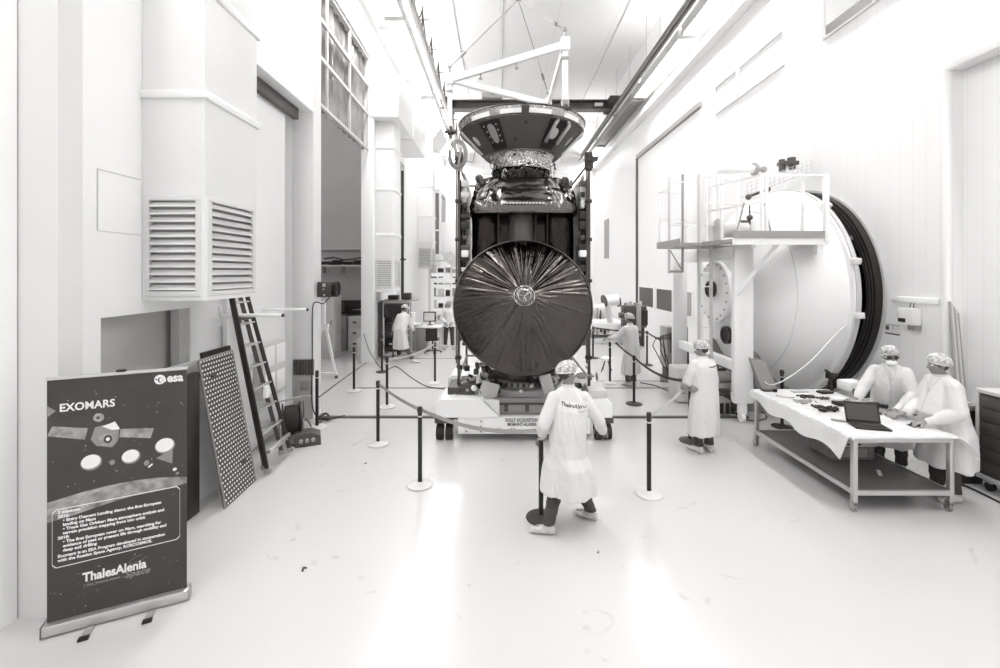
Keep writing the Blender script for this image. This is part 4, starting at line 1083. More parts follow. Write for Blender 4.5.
# side room furniture seen through the doorway
def cab(x0, x1, y0, y1, z1, mat, label, doors=1, name='cabinet', cat='cabinet', grp=None, drawers=0, z0=.0):
    t = thing(name, label, cat, ((x0+x1)/2, (y0+y1)/2, z0), 0, grp)
    MB().box(x0, x1, y0, y1, z0, z1, .008).build('body', mat, t)
    for k in range(doors):
        w_ = (x1 - x0) / doors; d = MB().box(x0 + k * w_ + .012, x0 + (k+1) * w_ - .012, y0 - .018, y0, z0 + .08, z1 - .03, .004).build('door', mat, t)
        MB().box(x0 + (k + .8) * w_, x0 + (k + .8) * w_ + .02, y0 - .035, y0 - .018, z0 + (z1 - z0) * .55, z0 + (z1 - z0) * .62).build('handle', 'dark_grey', d)
    for k in range(drawers):
        h_ = (z1 - z0 - .08) / drawers; d = MB().box(x0 + .012, x1 - .012, y0 - .018, y0, z0 + .06 + k * h_, z0 + .05 + (k+1) * h_, .004).build('drawer', mat, t)
        MB().box((x0+x1)/2 - .06, (x0+x1)/2 + .06, y0 - .03, y0 - .018, z0 + .06 + (k + .45) * h_, z0 + .06 + (k + .6) * h_).build('handle', 'dark_grey', d)
    return t
cab(-5.72, -5.2, 13.5, 14.1, 2.0, 'light_grey', 'tall pale cabinet just left inside the dark doorway')
cab(-5.72, -5.34, 14.9, 15.45, 1.2, 'mid_grey', 'low grey cabinet in the middle of the dark doorway', 1)
cab(-5.28, -4.82, 14.95, 15.5, 1.2, 'light_grey', 'low pale drawer cabinet at the right inside the dark doorway', 0, drawers=3)
cab(-4.42, -4.25, 13.3, 13.5, .7, 'light_grey', 'small white box standing on the floor inside the doorway', 1)
sh = thing('dark_console', 'long dark instrument console above the cabinets inside the doorway', 'console', (-5, 15.4, 1.6)); MB().box(-6.2, -4.5, 15.2, 15.5, 1.26, 1.74, .02).build('housing', 'black', sh)
for k in range(5): MB().box(-5.2 + k * .08, -5.16 + k * .08, 15.18, 15.2, 1.4, 1.44).build('indicator', 'alu', sh)
MB().box(-5.8, -5.5, 15.17, 15.2, 1.34, 1.68, .01).build('monitor', 'dark_grey', sh)
sh = thing('wall_shelf', 'wall shelf with dark stored gear high inside the doorway', 'shelf', (-5.1, 15.4, 3.0)); MB().box(-6.4, -4.8, 15.1, 15.49, 2.95, 3.0).build('board', 'light_grey', sh)
for k in range(3): MB().box(-6.3 + k * .7, -6.26 + k * .7, 15.2, 15.49, 2.7, 2.95).build('bracket', 'mid_grey', sh)
for k in range(4):
    x = -6.3 + k * .38; tag(MB().box(x, x + .3, 15.15, 15.45, 3.002, 3.12 + .05 * (k % 2), .02).build('storage_case', 'black'), ['leftmost dark case on the high shelf inside the doorway', 'second dark case from the left on the high doorway shelf', 'third dark case from the left on the high doorway shelf', 'rightmost dark case on the high shelf inside the doorway'][k], 'case', 'dark cases on the high shelf')
tag(MB().tube([(-6.25 + .35 * k, 15.25, 3.22 + .05 * sin(k * 2)) for k in range(5)], .03, 8).build('hose', 'dark_grey'), 'grey hose lying across the cases on the high doorway shelf', 'hose')

# ================================================================ far left work area
rk = thing('instrument_rack', 'open instrument rack with dark modules beside the stooping person', 'rack', (-3.4, 13.0, 0))
x0, x1, y0, y1 = -3.88, -2.75, 13.22, 13.25
def frame_box(x0, x1, y0, y1, z0, z1, t, mat, parent, name='frame'):
    b = MB()
    for x in (x0, x1):
        for y in (y0, y1): b.box(x - t/2, x + t/2, y - t/2, y + t/2, z0, z1)
    for z in (z0 + t/2, z1 - t/2):
        for y in (y0, y1): b.box(x0, x1, y - t/2, y + t/2, z - t/2, z + t/2)
        for x in (x0, x1): b.box(x - t/2, x + t/2, y0, y1, z - t/2, z + t/2)
    return b.build(name, mat, parent, smooth=False)
frame_box(-3.72, -2.98, 13.75, 14.35, .08, 1.8, .05, 'light_grey', rk)
MB().box(-3.86, -3.76, 13.7, 14.4, .05, 1.8).build('side_panel', 'dark_grey', rk)
for k in range(7): MB().box(-3.68, -3.02, 13.78 + .02 * (k % 3), 14.3, .2 + k * .23, .38 + k * .23, .01).build('module', ('darker', 'black', 'dark_grey')[k % 3], rk)
for k in range(9): MB().box(-3.55 + RN.uniform(0, .45), -3.55 + RN.uniform(.46, .5), 13.76, 13.79, .25 + k * .17, .3 + k * .17).build('switch', 'light_grey', rk)
MB().box(-3.8, -2.7, 13.7, 14.3, 1.82, 1.85).build('top_shelf', 'mid_grey', rk)
for (x, w_, h_, lb) in ((-3.6, .3, .15, 'left dark case on top of the instrument rack'), (-3.15, .25, .22, 'right dark case on top of the instrument rack')):
    tag(MB().box(x, x + w_, 13.8, 14.15, 1.852, 1.85 + h_, .015).build('storage_case', 'darker'), lb, 'case')
mo = thing('monitor', 'large dark monitor on an arm above the stooping person', 'monitor', (-2.6, 12.9, 1.3))
MB().obox((-3.4, 13.62, 1.52), (.55, .05, .4), Matrix.Rotation(.2, 3, 'Z'), .01).build('screen', 'black', mo); MB().cyl((-3.4, 13.68, 0), (-3.4, 13.68, 1.5), .03).box(-3.6, -3.2, 13.56, 13.7, 0, .03).build('stand', 'dark_grey', mo)
cab(-2.95, -2.55, 15.0, 15.6, .78, 'mid_grey', 'grey desk pedestal under the white worktop, far left', 1)
wk = thing('workbench', 'white topped workbench with a computer screen in the far left', 'workbench', (-1.95, 15.4, 0)); MB().box(-3.1, -2.05, 14.95, 15.7, .80, .84, .006).build('worktop', 'white_paint', wk)
for x in (-3.06, -2.1):
    for y in (15.0, 15.65): MB().box(x - .025, x + .025, y - .025, y + .025, 0, .8).build('leg', 'light_grey', wk)
cm = thing('computer_screen', 'dark computer screen standing on the white workbench', 'monitor', (-1.7, 15.5, .84)); MB().box(-2.75, -2.3, 15.4, 15.45, .97, 1.33, .01).build('screen', 'black', cm); MB().box(-2.71, -2.34, 15.394, 15.399, 1.01, 1.29).build('display', 'light_grey', cm); MB().cyl((-2.52, 15.46, .842), (-2.52, 15.46, 1.1), .03).box(-2.62, -2.42, 15.38, 15.55, .841, .86).build('foot', 'dark_grey', cm)
tag(MB().obox((-2.9, 15.2, .9), (.3, .3, .1), Matrix.Rotation(.3, 3, 'Z'), .03).build('folded_garment', 'coat'), 'crumpled white cloth on the left end of the workbench', 'cloth')
ch = thing('office_chair', 'black swivel chair pushed under the far workbench', 'chair', (-2.3, 14.7, 0))
b = MB(); b.box(-2.52, -2.08, 14.45, 14.9, .42, .5, .04); b.build('seat', 'black', ch); MB().box(-2.5, -2.1, 14.4, 14.47, .5, .86, .03).build('backrest', 'black', ch)
b = MB(); b.cyl((-2.3, 14.68, .06), (-2.3, 14.68, .42), .03)
for k in range(5): a = 2*pi*k/5; b.bar((-2.3, 14.68, .08), (-2.3 + .28 * cos(a), 14.68 + .28 * sin(a), .06), .03)
b.build('base', 'dark_grey', ch)
for k in range(5): a = 2*pi*k/5; MB().ball((-2.3 + .28 * cos(a), 14.68 + .28 * sin(a), .03), .03, 8).build('caster', 'black', ch)
# shelving with stored things at the far left
rkk = thing('storage_shelving', 'tall open shelving full of small gear in the far left corner', 'shelving', (-2.6, 20.5, 0)); frame_box(-3.3, -1.9, 20.0, 20.5, 0, 3.3, .05, 'light_grey', rkk)
for z in (.5, 1.05, 1.6, 2.15, 2.7): MB().box(-3.3, -1.9, 20.0, 20.5, z, z + .03).build('shelf', 'light_grey', rkk, smooth=False)
spots = ['on the lowest', 'on the second', 'on the middle', 'on the fourth', 'on the top']
hor = ['left end', 'left middle', 'right middle', 'right end']
kinds = ['dark', 'grey', 'pale']
for i, z in enumerate((.5, 1.05, 1.6, 2.15, 2.7)):
    for k in range(4):
        x = -3.24 + k * .33; m_i = (i * 2 + k) % 3; h_ = RN.uniform(.15, .38)
        bb = MB()
        if (i + k) % 2: bb.box(x, x + .26, 20.05, 20.35, z + .032, z + .03 + h_, .02)
        else: bb.cyl((x + .13, 20.2, z + .032), (x + .13, 20.2, z + .03 + h_), .11, seg=16)
        tag(bb.build('stored_box' if (i + k) % 2 else 'canister', ('darker', 'mid_grey', 'light_grey')[m_i]), '%s %s %s shelf of the far corner shelving, %s' % (kinds[m_i], 'box' if (i + k) % 2 else 'canister', spots[i], hor[k]), 'box' if (i + k) % 2 else 'canister', 'gear on the far left shelving')
# white vessel behind the left scaffold pole
vs = thing('white_vessel', 'white rounded vessel with a round port, half hidden behind the left scaffold pole', 'vessel', (-2.0, 19.5, 0))
b = MB(); b.lathe([(.0, 2.9), (.45, 2.98), (.8, 3.25), (.92, 3.6), (.95, 3.8), (.95, 4.9), (.0, 4.95)], (-1.65, 19.0, 0), seg=40); b.build('shell', 'white_paint', vs)
b = MB(); b.cyl((-2.1, 18.22, 3.45), (-2.12, 18.1, 3.43), .17, seg=24); b.build('port', 'light_grey', vs)
for (x, y) in ((-1.0, 18.8), (-2.2, 19.4), (-1.2, 19.7)): MB().cyl((x, y, 0), (x, y, 3.6), .05).build('leg', 'white_paint', vs)
# white gantry frame in front of it
cg = thing('white_gantry', 'low white gantry beam in the far left behind the person with dark trousers', 'gantry', (-1.9, 18.0, 0)); b = MB(); b.box(-2.9, -1.2, 17.95, 18.1, 2.3, 2.5); b.box(-2.9, -2.78, 17.95, 18.1, 0, 2.3); b.box(-1.35, -1.2, 17.95, 18.1, 0, 2.3); b.build('frame', 'white_paint', cg, smooth=False)
# tall dark pole at the second opening
tag(MB().cyl((-3.72, 16.4, 0), (-3.72, 16.4, 6.6), .055, seg=12).box(-3.85, -3.55, 16.3, 16.5, 0, .05).box(-3.88, -3.6, 16.35, 16.45, 3.2, 3.26).build('tall_pole', 'darker'), 'tall slim dark pole standing right of the second louvred duct', 'pole')
tag(MB().box(-3.45, -3.05, 15.2, 15.6, .0, 1.3, .01).box(-3.4, -3.1, 15.19, 15.2, .9, 1.2).build('control_cabinet', 'white_paint'), 'slim white control cabinet behind the stooping person', 'cabinet')

# ================================================================ far right, beyond the antenna
mb_ = thing('white_machine', 'white machine base with an upright arm and grey drum, right of the antenna', 'machine', (4.2, 17, 0))
b = MB(); b.box(3.1, 5.0, 16.4, 18.6, .35, .75, .03); b.box(3.2, 4.9, 16.5, 18.5, .0, .2, .02); b.box(3.3, 3.5, 16.6, 18.4, .2, .35); b.box(4.5, 4.7, 16.6, 18.4, .2, .35); b.build('base', 'white_paint', mb_)
MB().bar((4.35, 16.9, .75), (4.15, 17.0, 1.6), .22, .22, .04).build('upright_arm', 'white_paint', mb_)
MB().cyl((4.08, 16.7, 1.62), (4.6, 16.8, 1.66), .22, seg=24).build('turning_head', 'white_paint', mb_)
for s_ in (0, 1): MB().cyl((4.02 + s_ * .56, 16.7 + s_ * .1, 1.62), (4.07 + s_ * .56, 16.71 + s_ * .1, 1.63), .24, seg=24).build('clamp_disc', 'dark_grey', mb_)
MB().cyl((3.3, 16.6, 1.25), (4.0, 16.6, 1.25), .3, seg=24).build('drum', 'light_grey', mb_)
for k in range(8): MB().box(3.1 + k * .14, 3.17 + k * .14, 16.25, 16.38, .38 + .1 * (k % 2), .6, .008).build('fitting', ('dark_grey', 'mid_grey', 'black')[k % 3], mb_)
for k in range(6): MB().box(3.3 + k * .12, 3.37 + k * .12, 16.3, 16.42, .95, 1.3 + .08 * (k % 2), .01).build('valve', ('mid_grey', 'dark_grey', 'light_grey')[k % 3], mb_)
dm = thing('dark_machine', 'dark boxy machine with fittings standing left of the sliding door', 'machine', (5.3, 16.0, 0))
b = MB(); b.box(4.6, 5.4, 15.8, 16.4, .7, 1.5, .03); b.build('cabinet', 'dark_grey', dm)
b = MB()
for x in (4.7, 5.3): b.box(x - .04, x + .04, 15.9, 16.3, 0, .7)
b.build('leg', 'darker', dm); MB().box(5.0, 5.14, 15.65, 15.8, .4, 1.6, .01).build('column', 'mid_grey', dm)
MB().box(5.2, 5.4, 15.7, 15.8, .8, 1.35, .01).build('panel', 'black', dm)
for k in range(4): MB().cyl((4.7 + k * .18, 16.1, 1.5), (4.7 + k * .18, 16.1, 1.6 + .05 * (k % 2)), .07, seg=12).build('fitting', ('mid_grey', 'light_grey')[k % 2], dm)
MB().cyl((4.4, 15.9, 1.15), (4.65, 15.9, 1.15), .11, seg=16).build('nozzle', 'dark_grey', dm)
tag(MB().cyl((3.0, 12.8, 1.95), (3.0, 12.9, 1.95), .01).build('x', 'dark_grey'), '-', '-') if False else None
sk = thing('stool', 'small round white stool on the floor left of the worker at the sliding door', 'stool', (2.85, 11.8, 0))
pass
b = MB(); b.cyl((2.95, 11.9, .32), (2.95, 11.9, .38), .16, seg=20); b.build('seat', 'white_paint', sk)
b = MB()
for k in range(4): a = 2*pi*k/4 + .4; b.cyl((2.95 + .05 * cos(a), 11.9 + .05 * sin(a), .32), (2.95 + .18 * cos(a), 11.9 + .18 * sin(a), .0), .012, seg=8)
b.build('leg', 'dark_grey', sk)

# wall things on the right
wbx = thing('wall_box', 'pale box with a dark display hung on the right wall above the two workers', 'wall box', (XP - .12, 6.72, 1.9))
Yb = 6.72
MB().box(XP - .17, XP - .003, 6.56, 6.80, 1.93, 2.19, .012).build('case', 'cream', wbx); MB().box(XP - .176, XP - .171, 6.66, 6.78, 1.97, 2.03).build('display', 'black', wbx)
MB().box(XP - .10, XP - .003, 6.58, 6.70, 1.85, 1.925).build('connector', 'mid_grey', wbx); b = MB(); b.cyl((XP - .05, 6.72, 2.19), (XP - .03, 6.71, 2.29), .006).cyl((XP - .05, 6.66, 2.19), (XP - .03, 6.66, 2.29), .006); b.build('wire', 'dark_grey', wbx)
nt_ = thing('wall_notice', 'small grey notice with a printed diagram on the right wall above the goggled worker', 'notice', (XP - .004, 7.05, 1.75)); MB().box(XP - .008, XP - .003, 6.92, 7.2, 1.72, 1.9).build('sheet', 'cream', nt_)
b = MB(); b.box(XP - .011, XP - .0085, 6.93, 7.19, 1.722, 1.745); b.box(XP - .011, XP - .0085, 7.12, 7.18, 1.79, 1.86); b.box(XP - .011, XP - .0085, 6.93, 7.18, 1.875, 1.882); b.box(XP - .011, XP - .0085, 7.04, 7.045, 1.8, 1.87); b.build('print', 'dark_grey', nt_, smooth=False)
# poles leaning in the corner
for k in range(5):
    y = 5.95 - k * .07
    tag(MB().cyl((6.30 + .035 * k, 5.86, .0), (6.40 + .028 * k, 6.12, 2.33 - .04 * k), .014 + .004 * (k % 2), seg=10).build('leaning_pole', ('mid_grey', 'light_grey')[k % 2]),
        ('darker' if k % 2 == 0 else 'paler') + ' slim pole leaning in the corner behind the tool cabinet', 'pole', 'poles leaning in the right corner, ' + ('darker' if k % 2 == 0 else 'paler'))
bn_ = thing('floor_bin', 'dark upright bin behind the coat of the right worker', 'bin', (6.25, 5.8, 0)); MB().box(5.92, 6.27, 5.58, 5.84, .0, .95, .01).build('body', 'darker', bn_); MB().box(5.90, 6.29, 5.56, 5.86, .95, 1.02, .01).build('rim', 'mid_grey', bn_); MB().box(5.95, 6.15, 5.6, 5.8, 1.02, 1.05, .005).build('lid', 'white_paint', bn_)

# tool cabinet
tc_ = thing('tool_cabinet', 'pale framed tool cabinet with dark drawers at the right edge', 'tool cabinet', (6.33, 4.9, 0))
tx0, tx1, ty0, ty1 = 6.08, 6.58, 4.3, 5.5
b = MB(); b.box(tx0 + .02, tx1, ty0 + .02, ty1 - .02, .2, 1.22); b.build('carcass', 'darker', tc_)
b = MB(); b.box(tx0 - .0, tx1, ty0, ty1, 1.22, 1.27, .008); b.box(tx0, tx1, ty0, ty1, .14, .2, .006)
for (x, y) in ((tx0 + .02, ty0 + .02), (tx0 + .02, ty1 - .02), (tx1 - .02, ty1 - .02), (tx1 - .02, ty0 + .02)): b.box(x - .02, x + .02, y - .02, y + .02, .2, 1.22)
b.build('frame', 'light_grey', tc_)
for k in range(6):
    z = .215 + k * .166
    d = MB().box(tx0 + .002, tx0 + .02, ty0 + .045, ty1 - .045, z, z + .155, .004).build('drawer', 'dark_grey', tc_)
    for yy in (5.02, ): MB().box(tx0 - .015, tx0 + .002, yy - .035, yy + .035, z + .06, z + .1, .006).build('handle', 'alu', d)
for (x, y) in ((tx0 + .08, ty0 + .1), (tx0 + .08, ty1 - .1), (tx1 - .08, ty0 + .1), (tx1 - .08, ty1 - .1)):
    MB().cyl((x - .02, y, .055), (x + .02, y, .055), .055, seg=18).build('caster', 'black', tc_); MB().box(x - .04, x + .04, y - .05, y + .05, .1, .14, .006).build('caster_bracket', 'steel', tc_)
tag(MB().tube([(6.25, 5.25, 1.30), (6.2, 5.05, 1.31), (6.3, 4.85, 1.36), (6.42, 4.8, 1.3)], .025, 8).box(6.2, 6.4, 4.65, 4.8, 1.272, 1.33, .01).build('hand_tool', 'black'), 'black tool lying on top of the tool cabinet', 'tool')

# ================================================================ work table
TX0, TX1, TY0, TY1, TZ = 4.03, 5.18, 4.90, 6.82, .88
tb = thing('work_table', 'long steel work table on casters with a dark lower shelf', 'table', ((TX0+TX1)/2, (TY0+TY1)/2, 0))
MB().box(TX0 - .02, TX1 + .02, TY0 - .02, TY1 + .02, TZ - .03, TZ, .004).build('tabletop', 'alu', tb)
b = MB(); b.box(TX0 + .05, TX1 - .05, TY0, TY0 + .03, TZ - .075, TZ - .03); b.box(TX0 + .05, TX1 - .05, TY1 - .03, TY1, TZ - .075, TZ - .03); b.box(TX0, TX0 + .03, TY0 + .05, TY1 - .05, TZ - .075, TZ - .03); b.box(TX1 - .03, TX1, TY0 + .05, TY1 - .05, TZ - .075, TZ - .03); b.build('apron', 'alu', tb)
for (x, y) in ((TX0 + .025, TY0 + .025), (TX1 - .025, TY0 + .025), (TX0 + .025, TY1 - .025), (TX1 - .025, TY1 - .025)):
    lg = MB().box(x - .025, x + .025, y - .025, y + .025, .13, TZ - .03, .003).build('leg', 'alu', tb)
    b = MB(); b.cyl((x - .012, y + .02, .045), (x + .012, y + .02, .045), .045, seg=18); b.build('wheel', 'mid_grey', lg); b = MB(); b.box(x - .022, x - .015, y - .02, y + .04, .04, .12); b.box(x + .015, x + .022, y - .02, y + .04, .04, .12); b.box(x - .025, x + .025, y - .02, y + .04, .11, .13); b.build('caster_fork', 'steel', lg)
MB().box(TX0 + .05, TX1 - .05, TY0 + .03, TY1 - .03, .235, .25).build('lower_shelf', 'shelf_grey', tb, smooth=False)
b = MB(); b.box(TX0 + .05, TX1 - .05, TY0 + .005, TY0 + .03, .20, .255); b.box(TX0 + .05, TX1 - .05, TY1 - .03, TY1 - .005, .20, .255); b.box(TX0 + .005, TX0 + .03, TY0 + .05, TY1 - .05, .20, .255); b.box(TX1 - .03, TX1 - .005, TY0 + .05, TY1 - .05, .20, .255); b.build('shelf_rim', 'alu', tb, smooth=False)
# plastic sheet draped over the table, hanging on the left and at the right front corner
bm = bmesh.new(); nu, nv = 66, 90; gr = []
def drape(x, y):
    """sheet coordinates x beyond the edge hang down"""
    z = TZ + .004 + .0035 * (noise.noise(Vector((x * 5, y * 5, 0))) + .6) ; X = x; Y = y
    if x < TX0 - .03:
        e = TX0 - .03 - x; X = TX0 - .035 - .025 * (1 - math.exp(-e * 8)) + .035 * noise.noise(Vector((y * 4, e * 2, 3))) * min(1, e * 6); X = min(X, TX0 - .03); z = TZ - e
    if x > TX1 + .03:
        e = x - TX1 - .03; X = TX1 + .03 + e * .72; z = TZ - e * e * 1.9 - e * .15 + .012 * sin(y * 19) * min(1, e * 4)
    if y < TY0 - .03:
        e = TY0 - .03 - y; Y = TY0 - .03 - e * .25; z -= e * 1.0 
    if y > TY1 + .03:
        e = y - TY1 - .03; Y = TY1 + .03 + e * .5; z = min(z, TZ - e * .8)
    return (X, Y, z)
for i in range(nu + 1):
    row = []
    for j in range(nv + 1):
        v_ = j / nv; y = TY0 - .05 + (TY1 - TY0 + .24) * v_
        # the left overhang is deep in the middle and shallow at the near corner
        ov = .05 + (.12 + .16 * (1 - v_)) * min(1, max(0, (v_ - .03) / .05)) * min(1, .35 + 3 * (1 - v_) * 1) * (1 + .15 * sin(v_ * 21))
        rv_ = .34 - .2 * v_
        x = (TX0 - ov) + (TX1 + rv_ - TX0 + ov) * i / nu
        row.append(bm.verts.new(drape(x, y)))
    gr.append(row)
for i in range(nu):
    for j in range(nv): bm.faces.new((gr[i][j], gr[i+1][j], gr[i+1][j+1], gr[i][j+1]))
m_ = MB(); m_.bm.free(); m_.bm = bm
tag(m_.build('plastic_sheet', 'sheet'), 'thin white plastic sheet covering the work table and hanging over its left side', 'sheet')
TS = TZ + .009
# laptop
lp = thing('laptop', 'open dark laptop standing on the white sheet of the work table', 'laptop', (4.42, 5.17, TS), radians(-16))
def lpb(mb, n, mt, pa=lp): return mb.build(n, mt, pa, world=False)
lpb(MB().box(-.17, .19, -.12, .12, .0, .02, .005), 'base', 'black'); lpb(MB().box(-.15, .17, -.02, .1, .02, .023), 'keyboard', 'darker')
R_ = Matrix.Rotation(radians(-18), 3, 'X')
scr = lpb(MB().obox((.01, .155, .13), (.36, .012, .24), R_, .004), 'screen_lid', 'black'); MB().obox((.01, .1475, .130), (.32, .002, .19), R_).build('display', 'dark_grey', scr, world=False)
# small things on the table
def item(px, py, f_, label, cat, name, mat, dz=0):
    Y = (CAMZ - TS) * FPX / (py - 272); p = Vector(((px - 500) / FPX * Y, Y, TS + dz)); mb = MB(); f_(mb, p); tag(mb.build(name, mat), label, cat)
def bx(w_, d_, h_, rz=0): return lambda m, p: m.obox(p + Vector((0, 0, h_/2)), (w_, d_, h_), Matrix.Rotation(rz, 3, 'Z'), min(w_, d_, h_) * .15)
def cy(r_, h_): return lambda m, p: m.cyl(p, p + Vector((0, 0, h_)), r_, seg=18)
def clus(n, sp, s_):
    def f_(m, p):
        for k in range(n):
            q = p + Vector((RN.uniform(-sp, sp), RN.uniform(-sp * .6, sp * .6), s_ * .5)); m.obox(q, (RN.uniform(.5, 2) * s_, RN.uniform(.5, 1.5) * s_, s_), Matrix.Rotation(RN.uniform(0, 3), 3, 'Z'), s_ * .2)
        for k in range(n // 2):
            m.tube([p + Vector((RN.uniform(-sp, sp), RN.uniform(-sp, sp) * .6, s_ * .5)) for _ in range(4)], .005, 6)
    return f_
item(767, 391, bx(.16, .1, .03), 'flat dark tray at the far left corner of the work table', 'tray', 'tray', 'dark_grey')
item(785, 396, cy(.12, .02), 'round pale reel lying near the far left corner of the table', 'reel', 'cable_reel', 'light_grey')
item(775, 392, bx(.05, .05, .05), 'small black block beside the pale reel on the table', 'block', 'connector', 'black')
item(825, 393, bx(.2, .12, .03, .2), 'black flat case near the far end of the work table', 'case', 'flat_case', 'black')
item(808, 397, clus(16, .13, .022), 'row of tiny dark clips left of the black flat case on the table', 'clips', 'clips', 'darker')
item(826, 399, clus(12, .12, .022), 'small dark connectors just in front of the black flat case', 'connectors', 'connector', 'dark_grey')
item(806, 402, clus(16, .16, .018), 'scatter of little grey parts in the middle of the table left side', 'parts', 'small_parts', 'mid_grey')
item(828, 410, clus(22, .15, .035), 'heap of dark connectors and leads left of the laptop', 'connectors', 'connector_heap', 'darker')
item(818, 407, clus(8, .08, .03), 'small dark plug pair left of the connector heap', 'plugs', 'plug', 'dark_grey')
item(838, 421, bx(.14, .05, .02, -.5), 'grey flat offcut in front of the connector heap', 'offcut', 'offcut', 'mid_grey')
item(838, 403, bx(.16, .12, .08, .1), 'clear pale box behind the laptop', 'box', 'clear_box', 'white_soft')
item(852, 390, bx(.3, .26, .15, .1), 'white wrapped package under the hand of the goggled worker', 'package', 'wrapped_package', 'white_soft')
item(842, 405, bx(.2, .14, .05, .1), 'small black box right behind the laptop screen', 'box', 'small_box', 'black')
item(878, 407, clus(14, .12, .045), 'dark tangle of parts between the two workers hands', 'parts', 'part_tangle', 'black')
item(872, 414, clus(8, .08, .035), 'dark grey tools in front of the goggled worker, right of the laptop', 'tools', 'tool_heap', 'dark_grey')
item(895, 413, clus(30, .2, .022), 'scattered small grey parts before the unmasked worker', 'parts', 'small_parts', 'mid_grey')
item(912, 425, clus(8, .07, .02), 'black clips near the right front of the table', 'clips', 'clips', 'black')
item(893, 404, bx(.3, .2, .14, 0), 'dark box behind the far worker hand, right end of the table', 'box', 'dark_box', 'dark_grey') if False else None
item(866, 396, bx(.3, .18, .1, .3), 'dark grey tray under the arm of the goggled worker', 'tray', 'tray', 'dark_grey')
item(800, 392, bx(.25, .06, .01, .1), 'thin grey strip at the far edge of the table', 'strip', 'metal_strip', 'mid_grey')
# crate below
cr8 = thing('storage_crate', 'grey carton with hand holes on the lower shelf of the work table', 'crate', (4.75, 5.55, .25))
MB().box(4.42, 4.98, 5.72, 6.12, .252, .50, .006).build('carton', 'cardboard', cr8); MB().box(4.40, 5.0, 5.70, 6.14, .43, .50, .004).build('lid', 'light_grey', cr8)
MB().box(4.6, 4.78, 5.695, 5.699, .455, .475).build('hand_hole', 'black', cr8); MB().box(4.5, 4.88, 5.714, 5.718, .29, .4).build('side_print', 'mid_grey', cr8)
tag(MB().obox((4.72, 5.35, .253), (.04, .18, .004), Matrix.Rotation(-.6, 3, 'Z')).build('paper_strip', 'paper'), 'thin white paper strip on the lower shelf of the table', 'paper')
# ================================================================ vacuum chamber in the right wall
vc = thing('vacuum_chamber', 'open round mouth of a large chamber with dark rings, set in the right wall', 'chamber', (6.5, CY, .1))
def lx(prof, name, mat, parent=vc, seg=96, close=True): return MB().lathe([(r, h) for r, h in prof], (0, CY, CZ), 'X', seg, close=close).build(name, mat, parent)
lx([(2.10, 6.41), (2.15, 6.41), (2.15, 6.44), (2.10, 6.44)], 'outer_band', 'light_grey')
lx([(2.07, 6.285), (2.105, 6.285), (2.105, 6.44), (2.07, 6.44)], 'seal_ring', 'black')
lx([(1.92, 6.30), (2.068, 6.30), (2.068, 6.44), (1.92, 6.44)], 'mouth_flange', 'flange_grey')
lx([(1.95, 6.285), (1.962, 6.285), (1.962, 6.30), (1.95, 6.30)], 'groove_ring', 'darker')
lx([(2.01, 6.285), (2.022, 6.285), (2.022, 6.30), (2.01, 6.30)], 'groove_ring', 'black')
lx([(1.78, 6.40), (1.918, 6.34), (1.918, 6.46), (1.78, 6.5)], 'inner_ring', 'darker')
b = MB(); b.lathe([(1.9, 6.46), (1.9, 9.4), (0, 9.4), (0, 9.45), (1.96, 9.45), (1.96, 6.46)], (0, CY, CZ), 'X', 72, close=True); b.build('liner', 'pit', vc)
b = MB()
for k in range(28):
    a = 2*pi*k/28; c_ = Vector((7.0, CY + 1.86 * cos(a), CZ + 1.86 * sin(a))); b.obox(c_, (1.2, .05, .05), Matrix.Rotation(a, 3, 'X'))
b.build('liner_rail', 'black', vc)
for k in range(5):
    a = radians(-20 - k * 14) + pi; c_ = Vector((6.36, CY + 1.86 * cos(a), CZ + 1.86 * sin(a))); MB().ball(c_, .045, 10).cyl(c_, c_ + Vector((.12, 0, 0)), .02).build('roller', 'light_grey', vc)

# door: dished head on its carriage
dr_ = thing('chamber_door', 'huge white dished chamber door pulled away from its mouth, with round ports', 'chamber door', (5.3, CY, 0))
prof = [(2.10, 5.98)]; n = 30
RX = 5.80
outer = [(2.14, 5.98), (2.14, 5.90), (2.06, 5.895), (2.06, 5.86)]
for k in range(1, n + 1):
    a = (pi/2) * k / n; outer.append((2.06 * cos(a), 5.86 - 1.10 * sin(a)))
inner = [(max(r - .05, 0), h + .06) for r, h in outer[::-1]]
b = MB(); b.lathe(outer + inner[1:-3] + [(2.0, 5.98)], (0, CY, CZ), 'X', 112); b.build('dished_head', 'white_paint', dr_)
b = MB(); b.lathe([(2.0, 5.93), (2.17, 5.93), (2.17, 6.0), (2.0, 6.0)], (0, CY, CZ), 'X', 112, close=True); b.build('rim_flange', 'light_grey', dr_)
def xh(r): return 5.86 - 1.10 * math.sqrt(max(0, 1 - (r / 2.06) ** 2))
for r_ in (1.72, ): 
    b = MB(); b.tube([(xh(r_) - .003, CY + r_ * cos(2*pi*k/90), CZ + r_ * sin(2*pi*k/90)) for k in range(91)], .012, 6); b.build('weld_seam', 'cream', dr_)
b = MB(); b.lathe([(.0, 4.60), (.62, 4.60), (.66, 4.62), (.66, 4.70), (.56, 4.72), (.56, 4.95)], (0, CY, CZ), 'X', 56); b.build('port_flange', 'white_paint', dr_)
b = MB()
for k in range(20): a = 2*pi*k/20; b.cyl((4.585, CY + .6 * cos(a), CZ + .6 * sin(a)), (4.6, CY + .6 * cos(a), CZ + .6 * sin(a)), .02, seg=8)
b.build('flange_bolts', 'mid_grey', dr_)
